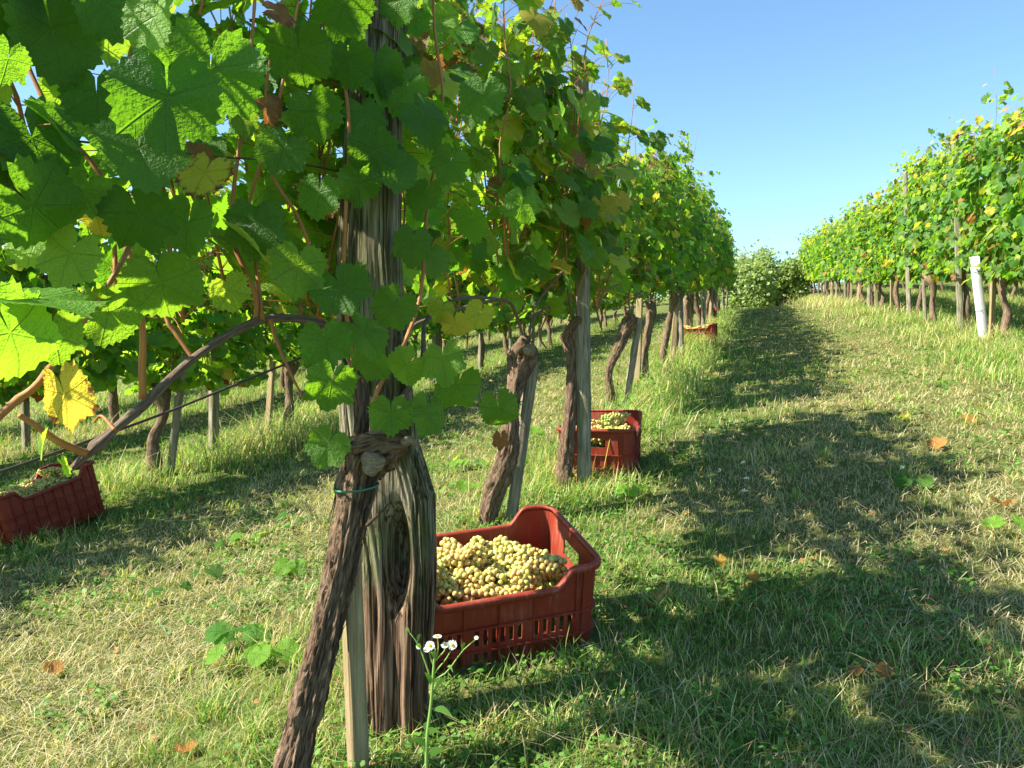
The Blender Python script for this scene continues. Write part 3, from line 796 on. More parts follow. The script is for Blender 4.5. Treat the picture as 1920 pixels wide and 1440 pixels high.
# second row to the left
names2 = {1.3: 'vine of the next row left, beyond the tilted crate at the picture edge', 3.0: 'vine of the next row left, between tilted crate and slanting trunk', 8.3: 'vine of the next row left, just beyond the grass tuft', 4.75: 'vine of the next row left, slanting trunk behind the cane and wire', 6.6: 'vine of the next row left, standing in a tall grass tuft'}
for q, y in enumerate([1.3, 3.0, 4.75, 6.6, 8.3, 10.0, 11.7, 13.4, 15.1, 16.8, 18.5, 20.2, 21.9, 23.6, 25.3, 27.0, 28.7, 30.4]):
    vine_at(-4.25+random.uniform(-.12, .12), y+(random.uniform(-.3, .3) if y not in names2 else 0), q % 5, names2.get(y, 'vine of the row left of the near row, seen under its foliage'), 'vines of the next row left', y < 11, 0.90, fam=1 if y > 4 else 0)
for q in range(20):
    vine_at(-7.3, 2.5+q*1.75, (q+2) % 4, 'vine of the second row left, seen beneath the other rows', 'vines of the second row left', False, 0.92, fam=1)
for q in range(16):
    vine_at(-10.4, 4.5+q*1.8, (q+1) % 4, 'vine of the farthest row left, glimpsed behind the others', 'vines of the farthest row left', False, 0.92, fam=1)
# rows to the right
RY = [7.0, 8.7, 10.35, 12.2, 14.2, 16.0, 17.8, 19.6, 21.5, 23.3, 25.2, 27.0, 29.0, 30.9, 32.8, 34.6, 36.4, 38.2, 40.0, 41.8, 43.6, 45.4]
for q, y in enumerate(RY):
    lab = {7.0: 'first vine of the right row, at the right edge of the picture', 8.7: 'vine of the right row right of the stout trunk, near the picture edge', 12.2: 'vine of the right row next left of the white tube', 16.0: 'third vine left of the white tube in the right row', 10.35: 'vine of the right row with a stout trunk just right of the white tube', 14.2: 'vine of the right row with a knobbly trunk left of the white tube'}.get(y, 'vine of the sunlit right row beyond the grass path')
    vine_at(2.72-0.012*max(0, y-25)**1.2, y+random.uniform(-.15, .15), q % 5, lab, 'vines of the right row', y < 20, 1.12-0.003*max(0, y-14), 0.07, fam=2)
for q in range(22):
    vine_at(5.75, 9.0+q*1.8, (q+1) % 4, 'vine of the row behind the right row, seen between its trunks', 'vines behind the right row', False, 1.0, fam=2)
for q in range(20):
    vine_at(8.8, 12.0+q*1.8, (q+3) % 4, 'vine of the farthest row right, a green screen behind the others', 'vines of the farthest row right', False, 1.0)

# ------------------------------------------------------------------ posts and stakes
def post_mesh(Hh, w, d, seed, res=(28, 60), grain=0.004, widths=None, offs=None, hollow=None, top=0.02):
    """squared weathered post with split grain; widths/offs along the height change its outline"""
    n, m = res
    a = np.arange(n)/n*2*math.pi
    t = np.linspace(0, 1, m)
    W = np.interp(t, *widths) if widths else np.ones(m)*w
    O = np.interp(t, *offs) if offs else np.zeros(m)
    ca, sa = np.cos(a), np.sin(a); e = 0.42
    sx = np.sign(ca)*np.abs(ca)**e; sy = np.sign(sa)*np.abs(sa)**e
    Z = t*Hh
    X = O[:, None]+sx[None]*W[:, None]/2; Y = sy[None]*d/2*np.ones(m)[:, None]
    gn = (fbm(np.cos(a)[None]*9+np.sin(a)[None]*17+seed, Z[:, None]*2.2+np.sin(a)[None]*9, seed, 3)-0.5)*2
    cr = np.clip(vnoise(np.cos(a)[None]*7+seed, np.sin(a)[None]*7+Z[:, None]*0.8, seed+4)-0.72, 0, 1)*4
    fine_ = (vnoise(np.cos(a)[None]*26+np.sin(a)[None]*41+seed, Z[:, None]*5.0, seed+6)-0.5)*2
    f = grain*gn*0.55+grain*0.8*fine_-grain*2.4*cr
    X = X+sx[None]*f; Y = Y+sy[None]*f
    if hollow is not None:
        hx, hz, rx, rz_, dep = hollow
        msk = np.exp(-(((X-hx)/rx)**2+((Z[:, None]-hz)/rz_)**2)**2)*(sy[None] < -0.5)
        Y = Y+msk*dep
    Zg = Z[:, None]+np.where(t[:, None] > 0.97, (vnoise(X*40, Y*40, seed)-0.5)*top*2, 0)
    V = np.stack([X, Y, Zg], -1).reshape(-1, 3)
    idx = np.arange(n*m).reshape(m, n); nx = np.roll(idx, -1, 1)
    F = np.stack([idx[:-1], nx[:-1], nx[1:], idx[1:]], -1).reshape(-1, 4)
    per = (np.cumsum(np.abs(np.diff(np.append(sx, sx[0])))+np.abs(np.diff(np.append(sy, sy[0]))))*w/2)
    uv = np.stack([np.ones(m)[:, None]*per[None], Zg], -1).reshape(-1, 2)*np.array([6.0, 1.0])
    V = np.vstack([V, [O[-1], 0, Hh]]); uv = np.vstack([uv, [0, Hh]])
    g = Geo(); g.add(V, F, uv); g.more(np.stack([idx[-1], nx[-1], np.full(n, n*m)], -1))
    return g
def face_rot(x, y): return math.atan2(x, -y)*0 + YAW

# the broad old post: outline measured against the frame at its own depth
D0 = 1.93
s = D0/FPX
base = at(752, 1420, D0); base[2] = gzf(base[0], base[1])-0.12
def hh(py): return at(752, py, D0)[2]-base[2]
HT = 2.42
prof = [(1400, 697, 806), (1300, 695, 801), (1140, 690, 814), (1050, 686, 817), (930, 662, 815), (880, 655, 800), (830, 650, 783), (700, 640, 767), (600, 641, 760), (480, 645, 750), (200, 668, 755), (60, 682, 762), (-40, 688, 766)]
tt_ = [hh(p[0])/HT for p in prof]
g = post_mesh(HT, 0.14, 0.12, 11, (240, 420), 0.0042, (tt_, [(p[2]-p[1])*s for p in prof]), (tt_, [((p[2]+p[1])/2-752)*s for p in prof]), (0.004, hh(1030), 0.027, 0.11, 0.085))
o = mobj('wooden_post', g.mesh('wooden_post', M_POST_OLD), None, base)
o.rotation_euler = (0, 0, YAW+R_(-4))
tag(o, 'broad weathered post with a dark hollow, rising behind the nearest trunk', 'post', 'posts of the near row')
# thin split stake before it
base = at(676, 1440, 1.74); base[2] = gzf(base[0], base[1])-0.1
g = post_mesh(0.66, 0.042, 0.036, 21, (40, 90), 0.0012)
o = mobj('wooden_stake', g.mesh('wooden_stake', M_STAKE), None, base); o.rotation_euler = (R_(-1), R_(-1.5), YAW+R_(35))
tag(o, 'thin square stake between the nearest trunk and the broad post', 'stake', 'stakes of the near row')

stake_protos = {}
def stake_at(x, y, kind, label, group, lean=(0, 0), h=None, rz=None):
    Hs, w, d, mat = {'short': (0.95, 0.055, 0.04, M_STAKE_GREY), 'tall': (2.45, 0.075, 0.065, M_POST), 'split': (0.95, 0.07, 0.03, M_STAKE)}[kind]
    if kind not in stake_protos:
        stake_protos[kind] = post_mesh(Hs, w, d, {'short': 31, 'tall': 32, 'split': 33}[kind], (28, 70), 0.003).mesh('stake', mat)
    o = mobj('wooden_post' if kind == 'tall' else 'wooden_stake', stake_protos[kind], None, (x, y, gzf(x, y)-0.12))
    o.rotation_euler = (lean[1], lean[0], random.uniform(-.6, .6) if rz is None else rz)
    if h: o.scale = (1, 1, h/Hs)
    return tag(o, label, 'post' if kind == 'tall' else 'stake', group)
GS = 'stakes of the near row'
stake_at(-1.10, 3.53, 'short', 'grey stake leaning behind the second trunk, over the near crate', GS, (0.14, 0), 0.85)
stake_at(-0.855, 4.10, 'tall', 'tall straight post beside the third trunk, at the second crate', 'posts of the near row', (-0.01, 0), 2.3, 0.2)
stake_at(-1.10, 6.9, 'short', 'grey stake crossing behind the fourth leaning trunk', GS, (0.16, 0), 0.9)
stake_at(-1.20, 8.45, 'split', 'pale split stake on the left of the fifth trunk', GS, (0.02, 0), 1.0)
y = 10.3; k = 0
while y < 30:
    if k % 3 == 1: stake_at(ROW1+0.05, y+.08, 'tall', 'tall post farther up the near row', 'tall posts farther up the near row', (random.uniform(-.03, .03), random.uniform(-.03, .03)))
    else: stake_at(ROW1+0.08*random.choice((-1, 1)), y+.07, random.choice(('short', 'split')), 'stake beside a trunk farther up the near row', 'stakes farther up the near row', (random.uniform(-.08, .08), 0))
    y += 1.7; k += 1
stake_at(-4.12, 4.85, 'short', 'dark stake beside the slanting trunk behind the cane', 'stakes of the next row left', (0.12, 0), 1.0)
stake_at(-4.40, 6.5, 'split', 'pale leaning stake in the tall grass tuft', 'stakes of the next row left', (0.12, 0), 1.0)
for y in (5.6, 10.5, 16.0, 21.0): stake_at(-4.3, y, 'tall', 'tall post of the row left of the near row', 'tall posts of the next row left', (0.04, 0), 2.3)
for y in (8.2, 10.0, 11.8, 13.5, 15.2): stake_at(-4.2+random.uniform(-.1, .1), y, 'short', 'stake under the foliage of the next row left', 'low stakes of the next row left', (random.uniform(-.1, .1), 0))
for y in (6.5, 9.6, 13.0, 16.5): stake_at(-7.3, y, 'tall', 'grey post of the second row left', 'posts of the second row left', (random.uniform(-.05, .05), 0))
for q, y in enumerate(RY[2:16]):
    if y in (12.2, 16.0, 21.5, 27.0): stake_at(2.62, y-0.15, 'tall', 'tall post standing in the sunlit right row', 'tall posts of the right row', (random.uniform(-.05, .02), 0), 2.75)
    else: stake_at(2.6+random.uniform(-.05, .05), y+random.uniform(.12, .3), random.choice(('split', 'short')), 'stake beside a trunk of the right row', 'stakes of the right row', (random.uniform(-.06, .06), 0), 1.05)

# white tube guarding a young plant in the right row
tb = empty('tree_guard', g3(2.55, 10.6), 'white plastic tube leaning left in the sunlit right row', 'tree guard')
g = Geo(); n = 40; a = np.linspace(0, 2*math.pi, n, endpoint=False)
sq = (np.abs(np.cos(a))**3+np.abs(np.sin(a))**3)**(-1/3.0)
zz = [-0.05, 0.3, 0.7, 0.98]
Vv = []
for rr_, zs_ in ((0.047, zz), (0.043, zz[::-1])):
    for z_ in zs_:
        Vv.append(np.stack([np.cos(a)*sq*rr_, np.sin(a)*sq*rr_, np.full(n, z_)], -1))
idx = np.arange(n*8).reshape(8, n); nx = np.roll(idx, -1, 1)
g.add(np.concatenate(Vv), np.stack([idx[:-1], nx[:-1], nx[1:], idx[1:]], -1).reshape(-1, 4))
mobj('tube', g.mesh('tube', M_WHITE), tb)
g = Geo()
for z_ in (0.35, 0.8): tube(g, np.stack([np.cos(a)*0.058, np.sin(a)*0.058, np.full(n, z_)], -1), 0.003, 5)
mobj('band', g.mesh('band', M_TIE), tb)
tb.rotation_euler = (0, R_(-8), R_(20))

# ------------------------------------------------------------------ trellis wires
def wire(row, h, y0, y1, rad, label, group, sag=0.03, dx=0.0, pts=None):
    g = Geo()
    if pts is None:
        ys = np.arange(y0, y1+1, 0.5)
        P = np.stack([np.full(len(ys), row+dx), ys, gz(row, ys)*0+SLOPE*ys+0.082*(row+1)+h+sag*np.sin(ys*1.3)], -1)
    else: P = pts
    tube(g, P, rad, 6)
    tag(mobj('trellis_wire', g.mesh('trellis_wire', M_WIRE)), label, 'wire', group)
GW = 'trellis wires of the near row'
lowp = catmull([at(-300, 985, 0.95), at(0, 885, 1.17), at(140, 836, 1.28), at(300, 778, 1.42), at(420, 730, 1.53), at(600, 658, 1.77), at(760, 606, 2.1), at(840, 590, 2.45), np.array([-1.05, 3.3, 1.25]), np.array([-1.1, 6.0, 1.5]), np.array([-1.1, 14.0, 2.25]), np.array([-1.1, 29.0, 3.5])], 200)
wire(0, 0, 0, 0, 0.0024, 'lowest dark wire of the near row, under the arching cane', GW, pts=lowp)
upp = catmull([at(-300, 195, 1.0), at(0, 248, 1.2), at(370, 290, 1.46), at(690, 335, 1.95), np.array([-1.1, 4.0, 1.75]), np.array([-1.1, 12.0, 2.5]), np.array([-1.1, 29.0, 4.1])], 200)
wire(0, 0, 0, 0, 0.0020, 'middle wire of the near row, crossing the large leaves', GW, pts=upp)
wire(ROW1, 2.02, -2, 29, 0.0022, 'top wire of the near row, among the highest leaves', GW, 0.02, 0.05)
for hgt_, nm in ((0.85, 'lower'), (1.35, 'middle'), (1.85, 'upper')):
    wire(-4.2, hgt_, 0, 24, 0.002, nm+' wire of the row left of the near row', 'trellis wires of the next row left', 0.02)
    wire(2.7, hgt_+0.08, 6, 46, 0.002, nm+' wire of the sunlit right row', 'trellis wires of the right row', 0.02)

# ------------------------------------------------------------------ crates
def rounded_rect(L, W, r, n):
    """points around the rim with the running length"""
    pts = []
    for cx, cy, a0 in ((L-r, r, -90), (L-r, W-r, 0), (r, W-r, 90), (r, r, 180)):
        for k in range(n+1):
            a = R_(a0+90*k/n); pts.append((cx+r*math.cos(a), cy+r*math.sin(a)))
    return pts
CL, CW, CR, HL, HH = 0.60, 0.40, 0.045, 0.255, 0.31
def crate_loop(off=0.0, step=0.0125):
    """dense loop of wall points with normals; off moves outward"""
    pts = rounded_rect(CL+2*off, CW+2*off, CR+off, 6)
    pts = [(p[0]-off, p[1]-off) for p in pts]
    out = []
    m = len(pts)
    for i in range(m):
        p, q = np.array(pts[i]), np.array(pts[(i+1) % m]); d = np.linalg.norm(q-p)
        if d < 1e-6: continue
        k = max(1, int(round(d/step)))
        for e in range(k): out.append(p+(q-p)*e/k)
    return np.array(out)
def rim_height(p):
    """low in the middle of the long sides, high at the corners and along the short sides"""
    x = p[:, 0]; e = np.minimum(x, CL-x)
    return HL+(HH-HL)*(1-sstep(0.085, 0.14, e))
def crate_parts(root, mat, style, taper=0.012):
    loop = crate_loop(); n = len(loop)
    nxt = np.roll(loop, -1, 0); nrm = nxt-np.roll(loop, 1, 0); nrm = unit(np.stack([nrm[:, 1], -nrm[:, 0]], -1))
    H = rim_height(loop)
    zr = np.array([0, .012, .03, .04, .05, .062, .074, .086, .098, .11, .122, .134, .146, .158, .170, .182, .194, .205, .215, .225, .24, 0.255])
    mrow = len(zr); T = 0.004
    def wall(off):
        V = []
        for k, z in enumerate(zr):
            # above 0.2 rows stretch to the rim profile
            zz = np.where(z > 0.17, 0.17+(z-0.17)/(0.255-0.17)*(H-0.17), z)
            tp = -taper*(1-zz/HH)
            V.append(np.stack([loop[:, 0]+nrm[:, 0]*(off+tp), loop[:, 1]+nrm[:, 1]*(off+tp), zz], -1))
        return np.concatenate(V)
    cen = loop+(nxt-loop)/2
    idx = np.arange(n*mrow).reshape(mrow, n); nx = np.roll(idx, -1, 1)
    solid = np.ones((mrow-1, n), bool)
    xl, yl = cen[:, 0], cen[:, 1]
    onshort = (xl < 0.01) | (xl > CL-0.01)
    onlong = ((yl < 0.01) | (yl > CW-0.01))
    # handle openings on the short ends
    for k in range(mrow-1):
        if zr[k] >= 0.193 and zr[k+1] <= 0.226:
            solid[k] &= ~(onshort & (np.abs(yl-CW/2) < (0.058 if 0.20 < zr[k] < 0.21 else 0.050)))
    if style == 'slots':
        col_ = np.arange(n)
        for k in range(mrow-1):
            band = (0.040 <= zr[k] < 0.084) or (0.110 <= zr[k] < 0.156) 
            if band:
                where = onlong & (col_ % 2 == 0) & (((xl > 0.07) & (xl < 0.20)) | ((xl > CL-0.20) & (xl < CL-0.07)) | (((zr[k] < 0.16)) & (xl > 0.22) & (xl < CL-0.22)))
                solid[k] &= ~where
                solid[k] &= ~(onshort & (col_ % 2 == 0) & (np.abs(yl-CW/2) < 0.12) & (zr[k] < 0.16))
    g = Geo()
    Vo, Vi = wall(0.0), wall(-T)
    V = np.vstack([Vo, Vi]); N = n*mrow
    Fo = np.stack([idx[:-1], nx[:-1], nx[1:], idx[1:]], -1)[solid]
    Fi = (Fo[:, ::-1])+N
    sides = []
    for k in range(mrow-1):
        for j in np.where(solid[k])[0]:
            a, b_, c_, d = idx[k, j], nx[k, j], nx[k+1, j], idx[k+1, j]
            if k == 0 or not solid[k-1, j]: sides.append((b_, a, a+N, b_+N))
            if k == mrow-2 or not solid[k+1, j]: sides.append((d, c_, c_+N, d+N))
            if not solid[k, (j-1) % n]: sides.append((a, d, d+N, a+N))
            if not solid[k, (j+1) % n]: sides.append((c_, b_, b_+N, c_+N))
    g.add(V, np.vstack([Fo, Fi, np.array(sides)]))
    # ribs standing out from the wall
    def band(z0, z1, dep, prof=False):
        lo = loop
        res = []
        for (o_, z_) in ((0.0005, z0), (dep, z0), (dep, z1), (0.0005, z1)):
            zz = (H+z_) if prof else np.full(n, z_)
            tp = -taper*(1-zz/HH)
            res.append(np.stack([lo[:, 0]+nrm[:, 0]*(o_+tp), lo[:, 1]+nrm[:, 1]*(o_+tp), zz], -1))
        V = np.concatenate(res); ix = np.arange(4*n).reshape(4, n); jx = np.roll(ix, -1, 1)
        F = [np.stack([ix[q], jx[q], jx[(q+1) % 4], ix[(q+1) % 4]], -1) for q in range(4)]
        return V, np.concatenate(F)
    for z0 in ((0.0, 0.094, 0.166) if style != 'grid' else (0.0, 0.058, 0.115, 0.172)): g.add(*band(z0, z0+0.004, 0.009 if style != 'grid' else 0.013))
    g.add(*band(0.022, 0.026, 0.007))
    # uprights
    def upright(x, y, nx_, ny_, ztop, w=0.003, dep=0.0085):
        tx, ty = -ny_, nx_
        V = []
        for z in (0.002, ztop):
            tp = -taper*(1-z/HH)
            for o_, s_ in ((0.0, -w/2), (dep, -w/2), (dep, w/2), (0.0, w/2)):
                V.append((x+nx_*(o_+tp)+tx*s_, y+ny_*(o_+tp)+ty*s_, z))
        g.add(V, [(0, 1, 5, 4), (1, 2, 6, 5), (2, 3, 7, 6), (3, 0, 4, 7), (4, 5, 6, 7)])
    xs = (np.arange(1, 10)*0.06) if style == 'grid' else np.array([0.055, 0.075, 0.20, 0.30, 0.40, 0.525, 0.545])
    for x_ in xs:
        e = min(x_, CL-x_); ht = float(HL+(HH-HL)*(1-sstep(0.085, 0.14, e)))-0.012
        upright(x_, 0, 0, -1, ht); upright(x_, CW, 0, 1, ht)
    for y_ in ((0.055, 0.075, 0.325, 0.345) if style != 'grid' else (0.06, 0.12, 0.28, 0.34)):
        upright(0, y_, -1, 0, HH-0.012); upright(CL, y_, 1, 0, HH-0.012)
    for y_ in (0.14, 0.20, 0.26): upright(0, y_, -1, 0, 0.165); upright(CL, y_, 1, 0, 0.165)
    mobj('wall', g.mesh('wall', mat, False), root)
    rg = Geo()
    lo = loop; res = []
    # rounded lip following the rim
    for o_, z_ in ((-T-0.0008, -0.010), (-T-0.0012, 0.001), (0.001, 0.0045), (0.010, 0.002), (0.0125, -0.004), (0.0125, -0.015), (0.009, -0.0155), (0.0085, -0.005), (0.0006, -0.004)):
        res.append(np.stack([lo[:, 0]+nrm[:, 0]*o_, lo[:, 1]+nrm[:, 1]*o_, H+z_], -1))
    q_ = len(res); V = np.concatenate(res); ix = np.arange(q_*n).reshape(q_, n); jx = np.roll(ix, -1, 1)
    F = np.concatenate([np.stack([ix[q], ix[(q+1) % q_], jx[(q+1) % q_], jx[q]], -1) for q in range(q_)])
    rg.add(V, F); mobj('rim', rg.mesh('rim', mat), root)
    bg = Geo()
    ly = loop-nrm*(taper+0.003)
    V = np.vstack([np.column_stack([ly, np.full(n, 0.006)]), np.column_stack([ly, np.full(n, 0.001)]), [[CL/2, CW/2, 0.006], [CL/2, CW/2, 0.001]]])
    i = np.arange(n); j = (i+1) % n
    bg.add(V, np.vstack([np.stack([i, j, np.full(n, 2*n)], -1), np.stack([j+n, i+n, np.full(n, 2*n+1)], -1)]))
    bg.more(np.stack([i+n, j+n, j, i], -1))
    mobj('base', bg.mesh('base', mat, False), root)

def place(root, x, y, z, th, a, b_):
    ex = Vector((math.cos(th)*math.cos(a), math.sin(th)*math.cos(a), math.sin(a)))
    ey = Vector((-math.sin(th)*math.cos(b_), math.cos(th)*math.cos(b_), math.sin(b_)))
    ez = ex.cross(ey).normalized(); ey = ez.cross(ex)
    M = Matrix((ex, ey, ez)).transposed().to_4x4(); M.translation = Vector((x, y, z))
    root.matrix_world = M
    return M

def ico():
    import bmesh
    bm = bmesh.new(); bmesh.ops.create_icosphere(bm, subdivisions=2, radius=1.0)
    V = np.array([v.co[:] for v in bm.verts]); F = np.array([[q.index for q in f.verts] for f in bm.faces]); bm.free()
    return V, F
ICO = ico()
def bunch_mesh(seed, nb=64, hue=0.5, length=0.15):
    r = np.random.default_rng(seed); g = Geo()
    pts = []
    tries = 0; br = 0.0094
    while len(pts) < nb and tries < 6000:
        tries += 1
        t = r.random()**0.8
        R0 = 0.040*(1-t)**0.6*(0.55+0.45*min(1, t*6+0.3))+0.004
        a = r.uniform(0, 6.28); q = R0*math.sqrt(r.uniform(0.35, 1.0))
        p = np.array([t*length, q*math.cos(a), q*math.sin(a)*0.72])
        if all(np.linalg.norm(p-o_) > 0.0138 for o_ in pts): pts.append(p)
    for p in pts:
        s_ = br*r.uniform(0.66, 1.10)
        k = np.clip(hue+0.08+r.normal(0, 0.17), 0, 1)
        c0 = np.array([0.30, 0.45, 0.07]); c1 = np.array([0.50, 0.45, 0.11]); c2 = np.array([0.55, 0.30, 0.09])
        c = (c0*(1-k*2)+c1*k*2) if k < 0.5 else (c1*(2-2*k)+c2*(2*k-1))
        g.add(ICO[0]*s_*np.array([1, 1, r.uniform(0.95, 1.1)])+p, ICO[1], None, c*r.uniform(0.75, 1.12))
    # dark pip at the end of some berries is left to the skin; stalks below
    return g
def stem_mesh(seed, length=0.15):
    r = np.random.default_rng(seed); g = Geo()
    tube(g, catmull([(-0.03, r.normal(0, .006), 0.012+r.uniform(0, .02)), (0.0, 0, 0), (length*0.5, 0, 0), (length*0.9, 0, 0)], 8), np.linspace(0.0024, 0.001, 8), 5, col=(0.32, 0.30, 0.10))
    for k in range(8):
        x = 0.01+k*length*0.09; a = r.uniform(0, 6.28)
        tube(g, [(x, 0, 0), (x+0.015, 0.022*math.cos(a), 0.018*math.sin(a))], 0.0009, 4, col=(0.30, 0.30, 0.08))
    return g
BUNCH = [(bunch_mesh(70+k, 56+k*4, h, 0.11+0.012*(k % 4)).mesh('berries', M_BERRY), stem_mesh(90+k, 0.12).mesh('stem', M_STEM)) for k, h in enumerate((0.36, 0.62, 0.02, 0.50, 0.78, 0.25, 0.55, 0.44))]
def fill(M, n, layers, label, group, ztop=0.215, seed=0, detail=True):
    r = np.random.default_rng(seed)
    for lay in range(layers):
        nx_, ny_ = 7, 4
        for i in range(nx_):
            for j in range(ny_):
                x = 0.055+(CL-0.12)*(i+0.5)/nx_+r.normal(0, .012)-0.03; y = 0.045+(CW-0.09)*(j+0.5)/ny_+r.normal(0, .012)
                z = ztop-0.055*(layers-1-lay)+r.normal(0, .012)+0.026*math.sin(i*1.1+seed)*math.cos(j*1.3)
                k = int(r.choice([0, 1, 3, 4, 5, 6, 7, 0, 3, 7, 2]))
                a = r.uniform(0, 6.28)
                x = min(max(x, 0.07), CL-0.09) - math.cos(a)*0.05; y = min(max(y, 0.06), CW-0.06)-math.sin(a)*0.05*0.8
                ex_, ey_ = x+math.cos(a)*0.13, y+math.sin(a)*0.13
                # keep both ends inside the walls
                x += max(0, 0.062-min(x, ex_))-max(0, max(x, ex_)-(CL-0.065)); y += max(0, 0.066-min(y, ey_))-max(0, max(y, ey_)-(CW-0.066))
                mw = M @ Matrix.Translation((x, y, z)) @ Matrix.Rotation(a, 4, 'Z') @ Matrix.Rotation(r.normal(0, .18), 4, 'Y') @ Matrix.Rotation(r.uniform(0, 6.28), 4, 'X')
                if k == 2: lab = label[1]
                else: lab = label[0]
                e = bpy.data.objects.new('grape_bunch', None); e.empty_display_size = 0.02; link(e); e.matrix_world = mw
                tag(e, lab, 'grapes', group)
                mobj('berries', BUNCH[k][0], e); mobj('stem', BUNCH[k][1], e)

GC = 'red plastic harvest crates'
c1 = empty('harvest_crate', (0, 0, 0), 'nearest dark red slotted crate of grapes, beside the broad post', 'crate', GC)
M1 = place(c1, -.919, 1.914, .184, .622, .066, .235); crate_parts(c1, M_CRATE, 'slots')
fill(M1, 0, 2, ('golden green grape bunch heaped in the nearest crate', 'bright green unripe grape bunch in the nearest crate'), 'grape bunches in the nearest crate', 0.222, 1)
c2 = empty('harvest_crate', (0, 0, 0), 'red crate behind the third trunk, its handle end lit by the sun', 'crate', GC)
M2 = place(c2, -.627, 4.261, .40, 1.63, .106, -.002); crate_parts(c2, M_CRATE, 'open')
fill(M2, 0, 2, ('golden grape bunch in the crate behind the third trunk', 'green grape bunch in the crate behind the third trunk'), 'grape bunches in the second crate', 0.255, 2)
c3 = empty('harvest_crate', (0, 0, 0), 'dark red crate with grid ribs, tilted at the left edge', 'crate', GC)
M3 = place(c3, -3.80, 3.30, .045, 1.43, .225, -.12); crate_parts(c3, M_CRATE_DARK, 'grid')
fill(M3, 0, 2, ('pale grape bunch in the tilted crate at the left edge', 'green grape bunch in the tilted crate at the left edge'), 'grape bunches in the left crate', 0.245, 3)
c4 = empty('harvest_crate', (0, 0, 0), 'far red crate half sunk in grass under the near row', 'crate', GC)
M4 = place(c4, -1.209, 13.10, 1.272, -.018, .048, .072); crate_parts(c4, M_CRATE, 'grid')
fill(M4, 0, 1, ('pale grape bunch in the far crate half sunk in grass', 'pale grape bunch in the far crate half sunk in grass'), 'grape bunches in the far crate', 0.225, 4)
P5 = gp(1356, 600)
c5 = empty('harvest_crate', (0, 0, 0), 'farthest crate, a small brown end showing by the path crest', 'crate', GC)
M5 = place(c5, P5[0]-0.25, P5[1], gzf(P5[0], P5[1])-0.02, 1.5, .09, 0.06); crate_parts(c5, M_CRATE_DARK, 'open')

# ------------------------------------------------------------------ grass and straw
def blades(name, X, Y, H, Wd, col, bend, mat, lean_all=None, flat=0.0, seed=0, z0=-0.004):
    r = np.random.default_rng(seed); n = len(X)
    Z = gz(X, Y)+z0
    a = r.uniform(0, 2*math.pi, n)
    d = np.stack([np.cos(a), np.sin(a)], -1)
    s_ = np.stack([-d[:, 1], d[:, 0]], -1)
    b0 = np.stack([X, Y, Z], -1)
    up = 1-flat
    def P(t, k):   # point along the blade
        out = bend*H*(t**1.7)+flat*H*t
        return b0+np.concatenate([d*out[:, None], (H*t*up*(1-0.35*bend*t)+flat*k)[:, None]], -1)
    S3 = np.concatenate([s_, np.zeros((n, 1))], -1)*Wd[:, None]/2
    lift = r.uniform(0.002, 0.045, n)
    p0, p1, p2 = P(0.0, lift), P(0.5, lift*1.5), P(1.0, lift*0.6)
    V = np.stack([p0-S3, p0+S3, p1-S3*0.8, p1+S3*0.8, p2], 1)
    base = (np.arange(n)*5)[:, None, None]
    F = (np.array([[0, 1, 3], [0, 3, 2], [2, 3, 4]])[None]+base).reshape(-1, 3)
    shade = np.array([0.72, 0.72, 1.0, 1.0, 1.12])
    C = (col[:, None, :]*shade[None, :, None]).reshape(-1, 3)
    return np_mesh(name, V.reshape(-1, 3), F, mat, False, None, C)

CRATES = [(M1.inverted(), CL, CW), (M2.inverted(), CL, CW), (M3.inverted(), CL, CW), (M4.inverted(), CL, CW)]
def scatter(n, rmin, rmax, power, half_deg, seed):
    """points over the ground, denser near the lens; counts fall off with distance"""
    r = np.random.default_rng(seed)
    # pdf of radius ~ r**(1-power)
    u = r.random(n); e = 2-power
    rad = (rmin**e+u*(rmax**e-rmin**e))**(1/e)
    a = YAW+R_(1)*r.uniform(-half_deg, half_deg, n)
    X = -np.sin(a)*rad; Y = np.cos(a)*rad
    ok = np.ones(n, bool)
    for Mi, L_, W_ in CRATES:
        m_ = np.array(Mi); Z = gz(X, Y)
        lx = m_[0, 0]*X+m_[0, 1]*Y+m_[0, 2]*Z+m_[0, 3]; ly = m_[1, 0]*X+m_[1, 1]*Y+m_[1, 2]*Z+m_[1, 3]
        ok &= ~((lx > -0.02) & (lx < L_+0.02) & (ly > -0.05) & (ly < W_+0.02))
    return X[ok], Y[ok], rad[ok], r

def straw_map(X, Y):
    """0 = lush green, 1 = dry mown straw"""
    n1 = fbm(X*1.1+3, Y*0.8+1, 41, 4)
    path = np.exp(-((X-1.05)/0.8)**2)*0.19
    left = np.exp(-((X+2.5)/0.75)**2)*0.18
    wob = 0.22*np.sin(Y*0.9+1)+0.12*np.sin(Y*2.3)
    path = path+0.17*np.exp(-((X-1.45-wob*0.6)/0.26)**2)+0.17*np.exp(-((X+1.95+wob)/0.24)**2)+0.17*np.exp(-((X+2.95+wob)/0.26)**2)-0.10*np.exp(-((X+2.45+wob)/0.2)**2)+0.16*np.exp(-((X-0.6)/0.7)**2)
    rows = np.exp(-((X+0.85)/0.45)**2)*0.17+sstep(1.75, 2.3, X)*0.22+np.exp(-((X+4.2)/0.6)**2)*0.15
    return sstep(0.42, 0.66, n1+path+left*0.6-rows+0.02)
